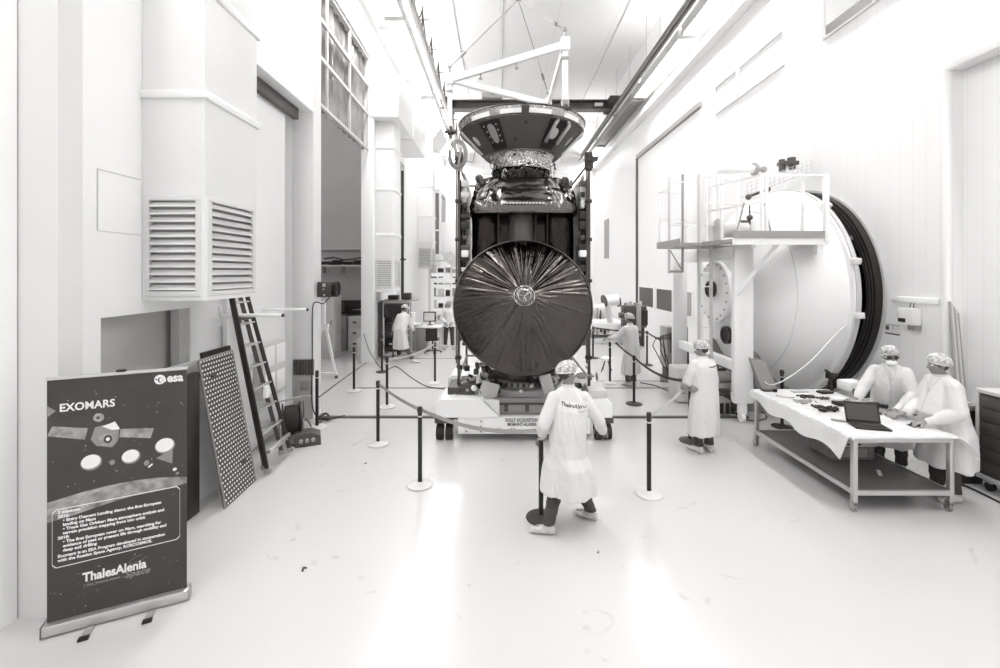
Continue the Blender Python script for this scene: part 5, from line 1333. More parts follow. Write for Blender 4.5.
def porthole(y, z, x, r_):
    p_ = MB(); p_.lathe([(r_, x - .07), (r_ * 1.25, x - .07), (r_ * 1.25, x + .06), (r_, x + .06)], (0, y, z), 'X', 32, close=True); o_ = p_.build('porthole', 'dark_steel', dr_)
    MB().cyl((x - .05, y, z), (x - .03, y, z), r_, seg=28).build('glass', 'black', o_)
porthole(CY, CZ + .05, 4.58, .14); porthole(CY - .15, CZ - .92, xh(.93) - .03, .15)
b = MB(); b.cyl((xh(.93) - .02, CY - .15, CZ - .92), (xh(.93) + .1, CY - .15, CZ - .92), .2, seg=28); b.build('porthole_boss', 'white_paint', dr_)
for s_ in (.0, 1): pass
for (a,) in ((radians(200),), (radians(215),)): pass
b = MB()
for a in (radians(172), radians(196), radians(228)): c_ = Vector((5.95, CY + 2.19 * cos(a), CZ - 2.19 * sin(a) * -1 * -1)); b.obox(c_, (.14, .09, .1), Matrix.Rotation(a, 3, 'X'), .01)
b.build('clamp_block', 'cream', dr_)
# carriage
ny0, ny1 = 7.86, 10.62
b = MB()
for (y, s_) in ((ny0, 1), (ny1, -1)):
    b.box(4.26, 4.60, y - .06, y + .06, .36 if y < 9 else .12, 3.22, .01)
    b.box(4.2, 6.1, y - .10, y + .10, .12, .38, .01) if y > 9 else b.box(4.3, 5.2, y + .06, y + .16, .36, .52, .01)
    if y > 9: b.box(4.2, 4.75, y - .2, y + .2, .0, .12, .01)
    else: b.cyl((4.40, y + .02, .09), (4.46, y + .02, .09), .09, seg=18); b.box(4.36, 4.5, y - .03, y + .05, .16, .36)
b.box(4.30, 4.55, ny0 + .14, ny1 - .14, 2.98, 3.22, .01); b.box(4.35, 4.5, ny0 + .14, ny1 - .14, .9, 1.08, .01)
b.box(4.8, 5.0, 8.6, 10.0, .12, .6, .01)
b.build('carriage_frame', 'white_paint', dr_)
b = MB()
for y in (8.5, 10.1): b.prism([(4.62, y - .04, .0), (5.7, y - .04, .0), (5.7, y - .04, .5), (5.0, y - .04, 1.2)], (0, .08, 0))
b.box(4.8, 5.9, 8.4, 10.2, .0, .12)
b.build('cradle', 'mid_grey', dr_)
pn = MB(); a1 = P(750, 358, 7.75); a2 = P(766, 362, 7.75); a3 = P(778, 391, 7.62); a4 = P(763, 391, 7.62)
pn.prism([a1, a2 , a3 , a4], (.02, .35, 0)); pn.build('brown_shroud', 'mid_grey', dr_, smooth=False)
for k in range(3): MB().cyl((4.4, 8.8 + k * .3, .6), (4.75, 8.8 + k * .3, .6), .12, seg=20).build('vacuum_line', ('mid_grey', 'dark_steel', 'dark_grey')[k], dr_)
MB().box(4.42, 4.7, 8.45, 8.9, .02, .35, .02).build('control_unit', 'dark_grey', dr_)

# access platform with railings and ladder
ap = thing('access_platform', 'white railed access platform with a ladder above the chamber door', 'platform', (4.9, 7.8, 0))
pz = 3.26
b = MB(); b.box(3.93, 5.50, 7.275, 7.78, pz, pz + .055); b.box(3.93, 4.2, 7.78, 8.36, pz, pz + .07); b.build('deck', 'mid_grey', ap, smooth=False)
b = MB(); b.box(3.91, 5.52, 7.20, 7.22, pz + .06, pz + .18); b.box(5.50, 5.52, 7.22, 7.78, pz + .06, pz + .18); b.build('toe_board', 'mid_grey', ap, smooth=False)
b = MB(); b.box(3.5, 4.68, 8.36, 9.55, pz, pz + .06); b.box(3.48, 3.5, 8.36, 9.55, pz, pz + .14); b.box(3.5, 4.2, 9.53, 9.55, pz, pz + .14); b.build('landing_deck', 'mid_grey', ap, smooth=False)
b = MB(); b.bar((4.3, 7.8, 2.35), (4.72, 7.3, 3.24), .06); b.box(3.93, 5.52, 7.22, 7.27, pz - .05, pz + .06); b.box(5.36, 5.46, 7.26, 7.36, pz - .22, pz - .05); b.bar((4.3, 7.82, 3.2), (4.3, 7.3, 3.2), .08); b.build('brace', 'white_paint', ap, smooth=False)
def post(x, y, z0, z1, t=.045, mat='white_paint'): MB().box(x - t/2, x + t/2, y - t/2, y + t/2, z0, z1, .003).build('railing_post', mat, ap)
def railb(a, b_, t=.03, mat='white_paint'): MB().bar(a, b_, t, t).build('railing', mat, ap, smooth=False)
for x in (4.40, 4.48): post(x, 7.23, pz, pz + 1.13)
post(5.48, 7.23, pz, pz + 1.13, .07); post(4.0, 8.33, pz, pz + 1.3); post(5.46, 7.76, pz, pz + 1.13)
for z in (pz + 1.12, pz + .66): railb((4.4, 7.23, z), (5.48, 7.23, z)); railb((5.47, 7.23, z), (5.46, 7.76, z)); railb((4.0, 8.33, z), (4.4, 7.23, z))
for (x, xb) in ((4.55, 4.68), (4.2, 4.05)): MB().bar((x, 7.4, pz + .68), (xb, 7.4, pz + .07), .02).build('brace_rod', 'mid_grey', ap)
# ladder cage / landing posts
for (x, y, z0, z1, m_) in ((3.52, 8.95, 2.72, 4.72, 'light_grey'), (3.80, 8.95, 2.75, 4.78, 'mid_grey'), (3.52, 9.5, 3.3, 4.5, 'white_paint'), (4.1, 9.5, 3.3, 4.5, 'white_paint'), (4.55, 8.95, 3.3, 4.72, 'white_paint'), (4.15, 9.0, 2.8, 4.7, 'white_paint')): post(x, y, z0, z1, .04, m_)
for z in (4.62, 3.78, 3.72, 2.76): railb((3.52, 8.95, z), (3.80 if z < 3 else 4.15, 8.95, z), .04 if z > 3 else .05, 'white_paint' if z > 3 else 'mid_grey')
for z in (4.5, 3.9): railb((3.52, 8.95, z), (3.52, 9.5, z)); railb((3.52, 9.5, z), (4.1, 9.5, z))
railb((3.52, 8.97, 3.25), (3.8, 8.97, 2.78), .02, 'mid_grey')
lx0, lx1, ly = 3.98, 4.22, 8.6
for x in (lx0, lx1): MB().box(x - .022, x + .022, ly - .03, ly + .03, .0, pz + (1.45 if x == lx0 else .1), .003).build('ladder_rail', 'light_grey', ap)
for k in range(11): MB().cyl((lx0, ly, .3 + k * .27), (lx1, ly, .3 + k * .27), .014, seg=8).build('rung', 'white_paint', ap)
for z in (4.62, 4.1): railb((4.2, 8.45, z), (4.0, 8.33, z)) ; railb((4.36, 8.5, z), (4.7, 8.5, z)) 
post(4.38, 8.5, pz, 4.68, .05); post(4.7, 8.5, pz, 4.68, .05)
# big white pipe over it
pp_ = thing('exhaust_pipe', 'thick white pipe rising over the access platform and bending right', 'pipe', (4.45, 9.0, 3.4))
b = MB(); b.cyl((4.42, 9.0, 3.32), (4.42, 9.0, 4.76), .085, seg=24); b.cyl((4.42, 9.0, 3.32), (4.42, 9.0, 3.4), .19, seg=24); b.cyl((4.42, 9.0, 3.7), (4.42, 9.0, 3.76), .17, seg=24)
b.build('riser', 'white_paint', pp_)
MB().tube([(4.42, 9.0, 4.70), (4.42, 9.0, 4.80), (4.46, 9.0, 4.86), (4.54, 9.0, 4.9), (5.3, 9.0, 4.9)], .09, 20).build('elbow_pipe', 'white_paint', pp_)
b = MB(); b.cyl((5.3, 9.0, 4.9), (5.36, 9.0, 4.9), .13, seg=24); b.cyl((5.36, 9.0, 4.9), (5.5, 9.0, 4.9), .05); b.ball((5.52, 9.0, 4.9), .07, 10); b.build('end_flange', 'mid_grey', pp_)
b = MB(); b.cyl((4.45, 8.75, 3.6), (5.0, 8.75, 3.62), .16, seg=24); b.cyl((4.42, 8.75, 3.6), (4.47, 8.75, 3.6), .24, seg=24); b.build('side_valve', 'light_grey', pp_)
b = MB(); b.cyl((4.86, 8.7, 3.75), (5.05, 8.7, 3.75), .05); b.ball((5.05, 8.7, 3.85), .06, 10); b.cyl((5.05, 8.7, 3.7), (5.05, 8.7, 4.1), .015); b.bar((4.95, 8.6, 4.25), (5.35, 8.6, 4.4), .05); b.ball((4.97, 8.6, 4.25), .06, 8); b.ball((5.35, 8.6, 4.4), .06, 8); b.build('valve_gear', 'dark_steel', pp_)
# cable tray basket beyond and device on top
ct_ = thing('cable_tray', 'thin wire mesh cable tray rising behind the platform railing', 'cable tray', (6.0, 9.5, 4.6))
b = MB(); A1 = Vector((5.0, 8.7, 4.30)); B1 = Vector((6.3, 8.7, 4.78))
for dz in (0, .08, .16, .24): b.bar(A1 + Vector((0, 0, dz)), B1 + Vector((0, 0, dz)), .008)
for k in range(15): p_ = A1.lerp(B1, k / 14); b.bar(p_, p_ + Vector((0, 0, .24)), .007); b.bar(p_, p_ + Vector((0, .25, 0)), .007)
b.bar(A1 + Vector((0, .25, 0)), B1 + Vector((0, .25, 0)), .008)
b.build('wire_mesh', 'light_grey', ct_)
tp = thing('valve_block', 'dark valve block standing on top of the chamber door', 'valve', (6.05, 8.8, 4.4)); b = MB(); b.box(5.85, 6.2, 8.9, 9.1, 4.98, 5.06, .01); b.cyl((5.9, 9, 4.85), (5.9, 9, 5.1), .06); b.cyl((6.1, 9, 4.9), (6.1, 9, 5.14), .08); b.build('valve_body', 'dark_grey', tp); MB().cyl((6.0, 9.0, 4.45), (6.0, 9.0, 4.98), .03).build('stem', 'white_paint', tp)
# hoses and boxes at the left of the carriage
hb_ = thing('pump_unit', 'dark pump unit with black hoses left of the access ladder', 'pump', (4.2, 10.3, 0))
x_, y_ = 4.45, 11.2
MB().box(x_ - .2, x_ + .35, y_ - .25, y_ + .25, .3, 1.35, .03).build('pump_body', 'mid_grey', hb_)
b = MB(); b.box(x_ - .12, x_ + .22, y_ - .3, y_ - .25, .7, 1.2, .01); b.cyl((x_ + .1, y_ - .32, .9), (x_ + .1, y_ - .25, .9), .1); b.build('panel', 'dark_grey', hb_)
b = MB(); b.box(x_ + .2, x_ + .36, y_ - .28, y_ + .1, .1, .8, .02); b.box(x_ - .15, x_ + .3, y_ - .2, y_ + .2, 0, .3, .01); b.build('base', 'black', hb_)
for k in range(4):
    MB().tube([(x_ - .1 + .05 * k, y_ - .28, 1.2 - .05 * k), (x_ - .35 - .06 * k, y_ - .35, 1.15 - .03 * k), (x_ - .3 - .09 * k * (k % 2), y_ - .4 + .04 * k, .7 + .06 * k), (x_ - .2 - .05 * k, y_ - .5, .25 + .03 * k), (x_ - .5, y_ - .6, .05 + .04 * k), (x_ - .1, y_ - .7, .04 + .03 * k), (x_ + .3, y_ - .6, .05 + .03 * k)], .013, 8).build('hose', 'black', hb_)
gb = thing('equipment_case', 'pale grey equipment case on the floor left of the person at the ladder', 'case', (4.1, 9.9, 0)); MB().box(3.72, 4.2, 9.0, 9.5, .02, .72, .02).build('case', 'light_grey', gb); MB().box(3.9, 4.2, 8.97, 9.0, .35, .66, .01).build('panel', 'cream', gb)
for z in (.2, .5): MB().box(3.74, 3.88, 8.985, 9.0, z, z + .03).build('catch', 'mid_grey', gb)
cs = thing('small_crate', 'small dark crate on the floor behind the person at the ladder', 'crate', (4.35, 8.9, 0)); 
cs.location = (4.25, 8.25, 0); MB().box(4.05, 4.4, 8.2, 8.5, .0, .30, .01).build('body', 'mid_grey', cs); b = MB()
for k in range(3): b.box(4.08 + k * .11, 4.15 + k * .11, 8.19, 8.2, .05, .25)
b.build('slots', 'black', cs, smooth=False)
# white hose slung across the door
cable([top('L', .98), P(770, 385, 7.5), P(805, 366, 7.3) , P(838, 332, 7.25), P(848, 325, 7.3), P(855, 325, 7.35)], .011, 'white_paint', 'white hose slung across the white chamber door from a barrier post')
tp2 = thing('camera_tripod', 'small dark camera head at the foot of the chamber rings behind the table', 'camera', (6.0, 7.6, 0)); b = MB(); c_ = P(831, 377, 7.5)
b.box(c_.x - .06, c_.x + .05, 7.45, 7.56, c_.z - .03, c_.z + .07, .01); b.cyl((c_.x + .05, 7.5, c_.z + .03), (c_.x + .1, 7.5, c_.z + .04), .03); b.cyl((c_.x - .02, 7.5, c_.z + .07), (c_.x - .1, 7.5, c_.z + .12), .02); b.build('camera_head', 'darker', tp2)
b = MB()
for k in range(3): a = 2*pi*k/3 + .3; b.bar((c_.x, 7.52, c_.z - .03), (c_.x + .2 * cos(a), 7.52 + .2 * sin(a), .01), .03)
b.build('tripod_leg', 'darker', tp2)
# ================================================================ people
def vlerp(a, b, t): return Vector(a).lerp(Vector(b), t)
def frame_from(fwd, up=Vector((0, 0, 1))):
    f = Vector(fwd).normalized(); r = f.cross(up).normalized(); u = r.cross(f).normalized()
    return f, r, u       # r = the person's right

def hand(mb, wrist, direction, palm_n, curl, side, s=1.0):
    """hand along `direction`, palm facing palm_n; curl in radians per joint; side=+1 thumb on the +w side"""
    d = Vector(direction).normalized(); n = Vector(palm_n); n = (n - d * n.dot(d)).normalized(); w_ = d.cross(n).normalized() * side
    wr = Vector(wrist)
    for t, a, b in ((0.0, .030, .019), (.03, .036, .017), (.06, .041, .015), (.085, .040, .013)):
        mb.ball(wr + d * t * s, (a*s, .024*s, b*s), 12, Matrix((w_, d, n)).transposed())
    for i, (ww, L_) in enumerate(((.031, .072), (.0105, .082), (-.0105, .076), (-.031, .060))):
        base = wr + d * .088 * s + w_ * ww * s; pts = [base - d * .02 * s, base]; dd = d.copy(); p = base
        for k, fr in enumerate((.45, .32, .23)):
            a = curl * (1 + .12 * i) * (.8 if k == 0 else 1)
            dd = (dd * cos(a) + n * sin(a)); dd.normalize()
            nn = n - dd * n.dot(dd)
            p = p + dd * L_ * fr * s; pts.append(p.copy())
            n_keep = nn
        mb.tube(pts, [.0095*s, .0092*s, .0088*s, .0080*s, .0068*s], 8)
    b0 = wr + d * .03 * s + w_ * .028 * s; t1 = b0 + (d * .6 + w_ * .65 + n * .35).normalized() * .036 * s; t2 = t1 + (d * .9 + w_ * .2 + n * .5).normalized() * .030 * s; t3 = t2 + (d * .95 + n * .5 - w_ * .1).normalized() * .022 * s
    mb.tube([b0 - w_ * .012 * s, b0, t1, t2, t3], [.013*s, .0125*s, .0105*s, .0095*s, .0075*s], 8)

def head(mb, c, fwd, up, s=1.0):
    f, r, u = frame_from(fwd, up)
    B = Matrix((r, f, u)).transposed()
    def at(x, y, z): return c + B @ Vector((x, y, z)) * s
    mb.ball(at(0, -.012, .03), (.076*s, .094*s, .088*s), 22, B)      # skull
    mb.ball(at(0, .022, -.035), (.060*s, .070*s, .078*s), 18, B)     # face
    mb.ball(at(0, .052, -.085), (.034*s, .032*s, .028*s), 12, B)     # chin
    mb.ball(at(0, .080, .028), (.050*s, .014*s, .012*s), 12, B)      # brow
    mb.tube([at(0, .088, .018), at(0, .104, -.012), at(0, .108, -.026), at(0, .088, -.034)], [.008*s, .011*s, .014*s, .011*s], 8)
    for q in (-1, 1):
        mb.ball(at(q*.036, .066, -.028), (.024*s, .022*s, .022*s), 10, B)   # cheeks
        mb.ball(at(q*.078, -.004, -.008), (.009*s, .022*s, .032*s), 10, B)  # ears
    mb.ball(at(0, .086, -.055), (.026*s, .010*s, .007*s), 10, B); mb.ball(at(0, .084, -.066), (.022*s, .010*s, .007*s), 10, B)
    return at, B

def person(label, J, face, gaze=None, coat_len=None, text=None, mask=False, goggles=False, hem_w=.27, vox=.008, curl=(.5, .5),
           hand_dir=(None, None), palm=((0, 0, -1), (0, 0, -1)), loc=None, hem_z=None, belly=0, trousers=True, dark_cap=False, glove=False, headup=None, fat=1.0, faceside=None):
    f, r, u = frame_from(face)
    J = {k: Vector(v) for k, v in J.items()}
    base = loc if loc is not None else (J['anl'] + J['anr']) / 2; base = Vector((base[0], base[1], 0))
    root = thing('person', label, 'person', base)
    gz = Vector(gaze) if gaze is not None else f
    # ---- body, one continuous surface
    b = MB()
    pel, che, nek, hd = J['pelvis'], J['chest'], J['neck'], J['head']
    sp = (nek - pel).normalized(); dpt = sp.cross(r).normalized() if sp.cross(r).dot(f) > 0 else -sp.cross(r).normalized()
    b.loft([(pel - sp * .06, r * .12, dpt * .09), (pel, r * .165, dpt * .115), (vlerp(pel, che, .45), r * .145, dpt * .105), (che, r * .17, dpt * .12),
            (vlerp(che, nek, .55), r * .17, dpt * .10), (vlerp(che, nek, .85), r * .11, dpt * .075), (nek, r * .055, dpt * .055)], 20)
    b.tube([vlerp(che, nek, .8), nek, vlerp(nek, hd, .6)], [.062, .056, .052], 12)
    upv = (hd - nek).normalized() if headup is None else Vector(headup).normalized()
    at, B = head(b, hd, gz, upv)
    for s_, i in (('l', 0), ('r', 1)):
        sh, el, wr = J['sh' + s_], J['el' + s_], J['wr' + s_]
        b.tube([vlerp(sh, che, .35), sh, vlerp(sh, el, .35), vlerp(sh, el, .85), el, vlerp(el, wr, .3), wr], [.06, .056, .052, .043, .041, .040, .027], 12)
        hdv = hand_dir[i] if hand_dir[i] is not None else (wr - el)
        hand(b, wr + Vector(hdv).normalized() * .02, hdv, palm[i], curl[i], 1 if (i == 0) else -1)
        hp, kn, an, to = J['hip' + s_], J['kn' + s_], J['an' + s_], J['to' + s_]
        b.tube([vlerp(pel, hp, .5), hp, vlerp(hp, kn, .4), vlerp(hp, kn, .9), kn, vlerp(kn, an, .35), an], [.08, .088, .076, .056, .053, .052, .036], 14)
        b.tube([an, an - Vector((0, 0, .03)), vlerp(an, to, .6) - Vector((0, 0, .01)), to], [.038, .04, .036, .026], 12)
    bo = b.build('body', 'skin', root, angle=180)
    bake(bo, (('REMESH', dict(mode='VOXEL', voxel_size=vox)), ('SMOOTH', dict(factor=.5, iterations=3 if vox < .01 else 2))))
    # ---- eyes, glasses, mask
    for q in (-1, 1):
        if not goggles:
            MB().ball(at(q*.031, .078, .006), .0125, 10).build('eye', 'print_white', bo)
            MB().ball(at(q*.031, .0875, .006), .006, 8).build('iris', 'black', bo)
    if goggles:
        g_ = MB()
        for q in (-1, 1): g_.ball(at(q*.034, .090, .002), (.030, .012, .022), 14, B)
        g_.tube([at(-.01, .102, .006), at(.01, .102, .006)], .005, 6)
        go = g_.build('goggles', 'goggles', root)
        g_ = MB(); g_.tube([at(-.07, .085, 0), at(-.086, .0, 0), at(-.07, -.07, 0), at(0, -.108, 0), at(.07, -.07, 0), at(.086, .0, 0), at(.07, .085, 0)], .009, 6); g_.build('strap', 'light_grey', go)
    if mask:
        m_ = MB(); m_.ball(at(0, .052, -.072), (.066, .066, .048), 20, B); m_.build('mask', 'print_white', root)
    # ---- hair and bouffant cap
    h = MB(); h.ball(at(0, -.022, .028), (.083, .094, .088), 20, B); h.ball(at(0, -.04, -.015), (.070, .058, .055), 14, B); h.build('hair', 'hair', root)
    c_ = MB(); n = 44; rings = []
    for j in range(11):
        t = j / 10; ph = -.42 + t * (pi/2 + .42)
        ring = []
        for k in range(n):
            a = 2*pi*k/n
            pl = 1 + .035 * sin(a * 11 + j) * (1 - t) + .05 * noise.noise(Vector((cos(a) * 3, sin(a) * 3, t * 4 + hd.x * 7)))
            rr_ = cos(ph) * pl * (.9 if j == 0 else 1)
            tilt = -.28 * sin(a)                          # lower at the nape than on the brow
            ring.append(c_.bm.verts.new(at(.104 * rr_ * cos(a), -.02 + .118 * rr_ * sin(a), .045 + .100 * sin(ph) * pl + .10 * tilt * -cos(ph))))
        rings.append(ring)
    c_._skin(rings, True); co_ = c_.build('hair_net_cap', 'cap', root, angle=180)
    e_ = MB(); e_.tube([v.co.copy() for v in []] or [at(.094 * cos(a), -.02 + .103 * sin(a), .012 + .026 * sin(a)) for a in [2*pi*k/40 for k in range(41)]], .006, 6); e_.build('elastic_band', 'print_white', co_)
    # ---- trousers and shoe covers
    if trousers:
        for s_ in 'lr':
            hp, kn, an, to = J['hip' + s_], J['kn' + s_], J['an' + s_], J['to' + s_]
            t_ = MB(); fw = Vector((f.x, f.y, 0))
            pts = [hp, vlerp(hp, kn, .5), kn, vlerp(kn, an, .5), vlerp(kn, an, .92)]
            rad = [.1, .092, .078, .070, .064]
            rs = []
            for i in range(17):
                t = i / 16 * 4; k = min(3, int(t)); q = t - k; p = vlerp(pts[k], pts[k+1], q); rd = rad[k] + (rad[k+1] - rad[k]) * q
                rd *= 1 + .06 * sin(i * 2.1) * (i > 9); rs.append((p, r * rd, fw * rd * 1.05))
            t_.loft(rs, 18); t_.build('trouser_leg', 'trousers', root)
            d = (to - an); d.z = 0; d.normalize(); rt = Vector((d.y, -d.x, 0)); s2 = MB(); a0 = Vector((an.x, an.y, 0))
            s2.loft([(a0 - d * .075 + Vector((0, 0, .045)), rt * .022, Vector((0, 0, .03))), (a0 - d * .06 + Vector((0, 0, .05)), rt * .042, Vector((0, 0, .047))), (a0 + Vector((0, 0, .055)), rt * .046, Vector((0, 0, .053))),
                     (a0 + d * .07 + Vector((0, 0, .045)), rt * .046, Vector((0, 0, .043))), (a0 + d * .13 + Vector((0, 0, .037)), rt * .05, Vector((0, 0, .035))), (a0 + d * .185 + Vector((0, 0, .03)), rt * .038, Vector((0, 0, .026))), (a0 + d * .2 + Vector((0, 0, .028)), rt * .02, Vector((0, 0, .015)))], 18)
            s2.tube([a0 + Vector((0, 0, .05)), a0 + Vector((0, 0, .12))], [.05, .05], 16)
            so = s2.build('shoe_cover', 'shoe_cover', root, angle=180)
            bake(so, (('REMESH', dict(mode='VOXEL', voxel_size=.009)), ('SMOOTH', dict(factor=.5, iterations=2))))
            nv_ = [(v.co.copy(), v.normal.copy()) for v in so.data.vertices]
            for v, (p, q_) in zip(so.data.vertices, nv_):
                p = p + q_ * .006 * noise.noise(p * 40); p.z = max(p.z, .002); v.co = p
    # ---- coat
    hz = hem_z if hem_z is not None else J['knl'].z - .02
    hem = Vector((pel.x + (J['knl'].x + J['knr'].x - 2 * pel.x) * .35, pel.y + (J['knl'].y + J['knr'].y - 2 * pel.y) * .35, hz))
    c_ = MB(); K = fat
    def ring(c, ru, rv, dv=None): return (c, r * ru * K, (dv or dpt) * rv * K)
    fl = Vector((f.x, f.y, 0)).normalized()
    c_.loft([ring(hem, hem_w, hem_w * .78, fl), ring(vlerp(hem, pel, .35), hem_w * .93, hem_w * .74, fl), ring(vlerp(hem, pel, .75), hem_w * .84, hem_w * .68, fl), ring(pel + f * belly * .5, .205, .165), ring(vlerp(pel, che, .4) + f * belly, .195, .16 + belly), ring(che + f * belly * .3, .205, .155),
             ring(vlerp(che, nek, .4), .20, .14), ring(vlerp(che, nek, .7), .15, .11), ring(vlerp(che, nek, .92), .09, .085), ring(vlerp(nek, hd, .12), .068, .068)], 34)
    for s_ in 'lr':
        sh, el, wr = J['sh' + s_], J['el' + s_], J['wr' + s_]
        c_.tube([vlerp(sh, nek, .75), vlerp(sh, nek, .3) - sp * .015, sh - sp * .01], [.055, .062*K, .068*K], 14)
        c_.ball(sh, .074*K, 16)
        c_.tube([sh, vlerp(sh, el, .5), el], [.073*K, .074*K, .070*K], 16); c_.ball(el, .070*K, 14)
        c_.tube([el, vlerp(el, wr, .5), vlerp(el, wr, .93)], [.069*K, .062, .050], 16)
    ct = c_.build('coat', 'coat', root, angle=180)
    bake(ct, (('REMESH', dict(mode='VOXEL', voxel_size=max(.011, vox * 1.4))), ('SMOOTH', dict(factor=.6, iterations=5))))
    me = ct.data; W = wm(root)
    nv_ = [(v.co.copy(), v.normal.copy()) for v in me.vertices]
    for v, (co_v, no_v) in zip(me.vertices, nv_):
        p = W @ co_v; lowf = max(0, min(1, (che.z + .1 - p.z) / .9))
        rel = p - pel; a = math.atan2(rel.dot(f), rel.dot(r))
        fold = .026 * lowf * noise.noise(Vector((a * 2.2, p.z * .7, hd.x))) + .009 * noise.noise(Vector((p.x * 6, p.y * 6, p.z * 3))) + .0015 * noise.noise(p * 20)
        rid = 1 - abs(noise.noise(Vector((a * 1.8 + p.z * 1.5, p.z * 2.2, hd.y * 3)))) * 2
        v.co = co_v + no_v * (fold * 1.5 + .007 * max(0, rid) ** 3)
    # button strip and lapels down the front
    from mathutils.bvhtree import BVHTree
    bvf = BVHTree.FromPolygons([W @ v.co for v in me.vertices], [tuple(p.vertices) for p in me.polygons])
    for name_, l_ in (('button_strip', [(0, t) for t in [i / 22 for i in range(23)]]), ('lapel', [(-.055, -.02), (-.05, .06), (-.02, .13), (0, .18)]), ('lapel', [(.055, -.02), (.05, .06), (.02, .13), (0, .18)])):
        pp_ = []
        for (dx, t) in l_:
            zz = nek.z - .02 - t * (nek.z - hz - .06); cc = vlerp(nek, che, min(1, t * 4)) if t < .25 else (vlerp(che, pel, min(1, (t - .25) * 2.2)) if t < .7 else pel)
            q0 = Vector((cc.x, cc.y, zz)) + r * dx; h_ = bvf.ray_cast(q0 + fl * .7, -fl)
            if h_[0]: pp_.append(h_[0] + fl * .001)
        if len(pp_) > 2: MB().tube(pp_, .003, 6).build(name_, 'light_grey', ct)
    # collar and cuffs
    k_ = MB(); cc0 = vlerp(nek, hd, .1)
    k_.lathe([(.068, -.03), (.074, .0), (.072, .03), (.066, .03), (.064, -.03)], cc0, seg=24, rot=Matrix((r, dpt * -1 if False else sp.cross(r), sp)).transposed(), close=True); k_.build('collar', 'coat', ct)
    for s_ in 'lr':
        el, wr = J['el' + s_], J['wr' + s_]; a = vlerp(el, wr, .9); b2 = vlerp(el, wr, 1.0)
        MB().tube([a, b2], [.046, .042], 14).build('cuff', 'coat', ct)
    if text:
        # print wrapped on the back
        bf = -f; 
        from mathutils.bvhtree import BVHTree
        bv = BVHTree.FromPolygons([W @ v.co for v in me.vertices], [tuple(p.vertices) for p in me.polygons])
        right = r            # seen from behind, the person's right is on the viewer's right
        def stick(o, cen, tiltr=0):
            for v in o.data.vertices:
                x, y, z = v.co; q = Matrix.Rotation(tiltr, 2) @ Vector((x, y))
                p0 = cen + right * q.x + Vector((0, 0, 1)) * q.y + bf * .5
                h_ = bv.ray_cast(p0, -bf)
                v.co = W.inverted() @ ((h_[0] if h_[0] else p0 - bf * .4) + bf * (.003 + z))
        cen = vlerp(che, nek, text[1]) + r * .055
        bp = MB()
        n1, n2 = 12, 6; wv, hv = text[0] * 1.02, text[0] * .36
        vs = [[bp.bm.verts.new(((i / n1 - .5) * wv, (j / n2 - .5) * hv, 0)) for j in range(n2 + 1)] for i in range(n1 + 1)]
        for i in range(n1):
            for j in range(n2): bp.bm.faces.new((vs[i][j], vs[i+1][j], vs[i+1][j+1], vs[i][j+1]))
        po = bp.build('back_patch', 'patch', ct, world=False); stick(po, cen, text[2])
        for s_, sz, ox, oy, mt, of in (('ThalesAlenia', text[0] * .18, -.44, .0, 'text_dark', .001), ('Space', text[0] * .14, .2, -.13, 'print_grey', 0)):
            lo = lettering(ct, s_, sz, 0, 0, mt, off=of, depth=.0005, frame=Matrix.Translation((ox * text[0], oy * text[0], .002)))
            bw = max(v.co.x for v in lo.data.vertices) - min(v.co.x for v in lo.data.vertices)
            if s_[0] == 'T':
                k2 = text[0] * .9 / bw
                for v in lo.data.vertices: v.co.x = (v.co.x + .44 * text[0]) * k2 - .44 * text[0]
            stick(lo, cen, text[2])
        ln = MB(); ln.obox((-.12 * text[0], -.08 * text[0], .002), (text[0] * .6, .004, .0006)); lo = ln.build('print_line', 'print_grey', ct, world=False); stick(lo, cen, text[2])
    return root

def stand(px, py, H=1.75, face=(0, -1), yaw=None, Y=None, stance=.11, lean=0.0, arms='down', leanside=0, **kw):
    """joints of a standing figure over the floor point seen at (px, py)"""
    g = G(px, py) if Y is None else Vector(((px - 500) / FPX * Y, Y, 0))
    f = Vector((face[0], face[1], 0)).normalized(); r = f.cross(Vector((0, 0, 1))); k = H / 1.75
    up = Vector((0, 0, 1))
    tl = f * sin(lean) + up * cos(lean)
    pel = g + up * .95 * k - f * .25 * lean
    J = dict(pelvis=pel, chest=pel + tl * .36 * k, neck=pel + tl * .55 * k)
    J['head'] = J['neck'] + (tl * .5 + up * .5).normalized() * .15 * k + f * .02
    for s_, s in (('l', -1), ('r', 1)):
        J['sh' + s_] = J['neck'] - tl * .085 * k + r * s * .158 * k
        J['hip' + s_] = pel - up * .03 + r * s * .09 * k
        J['kn' + s_] = g + up * .49 * k + r * s * (stance * .9) + f * .02
        J['an' + s_] = g + up * .09 * k + r * s * stance
        J['to' + s_] = g + up * .04 + r * s * (stance + .03) + f * .17
        J['el' + s_] = J['sh' + s_] - tl * .27 * k + r * s * .08 - f * .02
        J['wr' + s_] = J['el' + s_] - up * .2 * k + f * .12
    return J, g, f, r

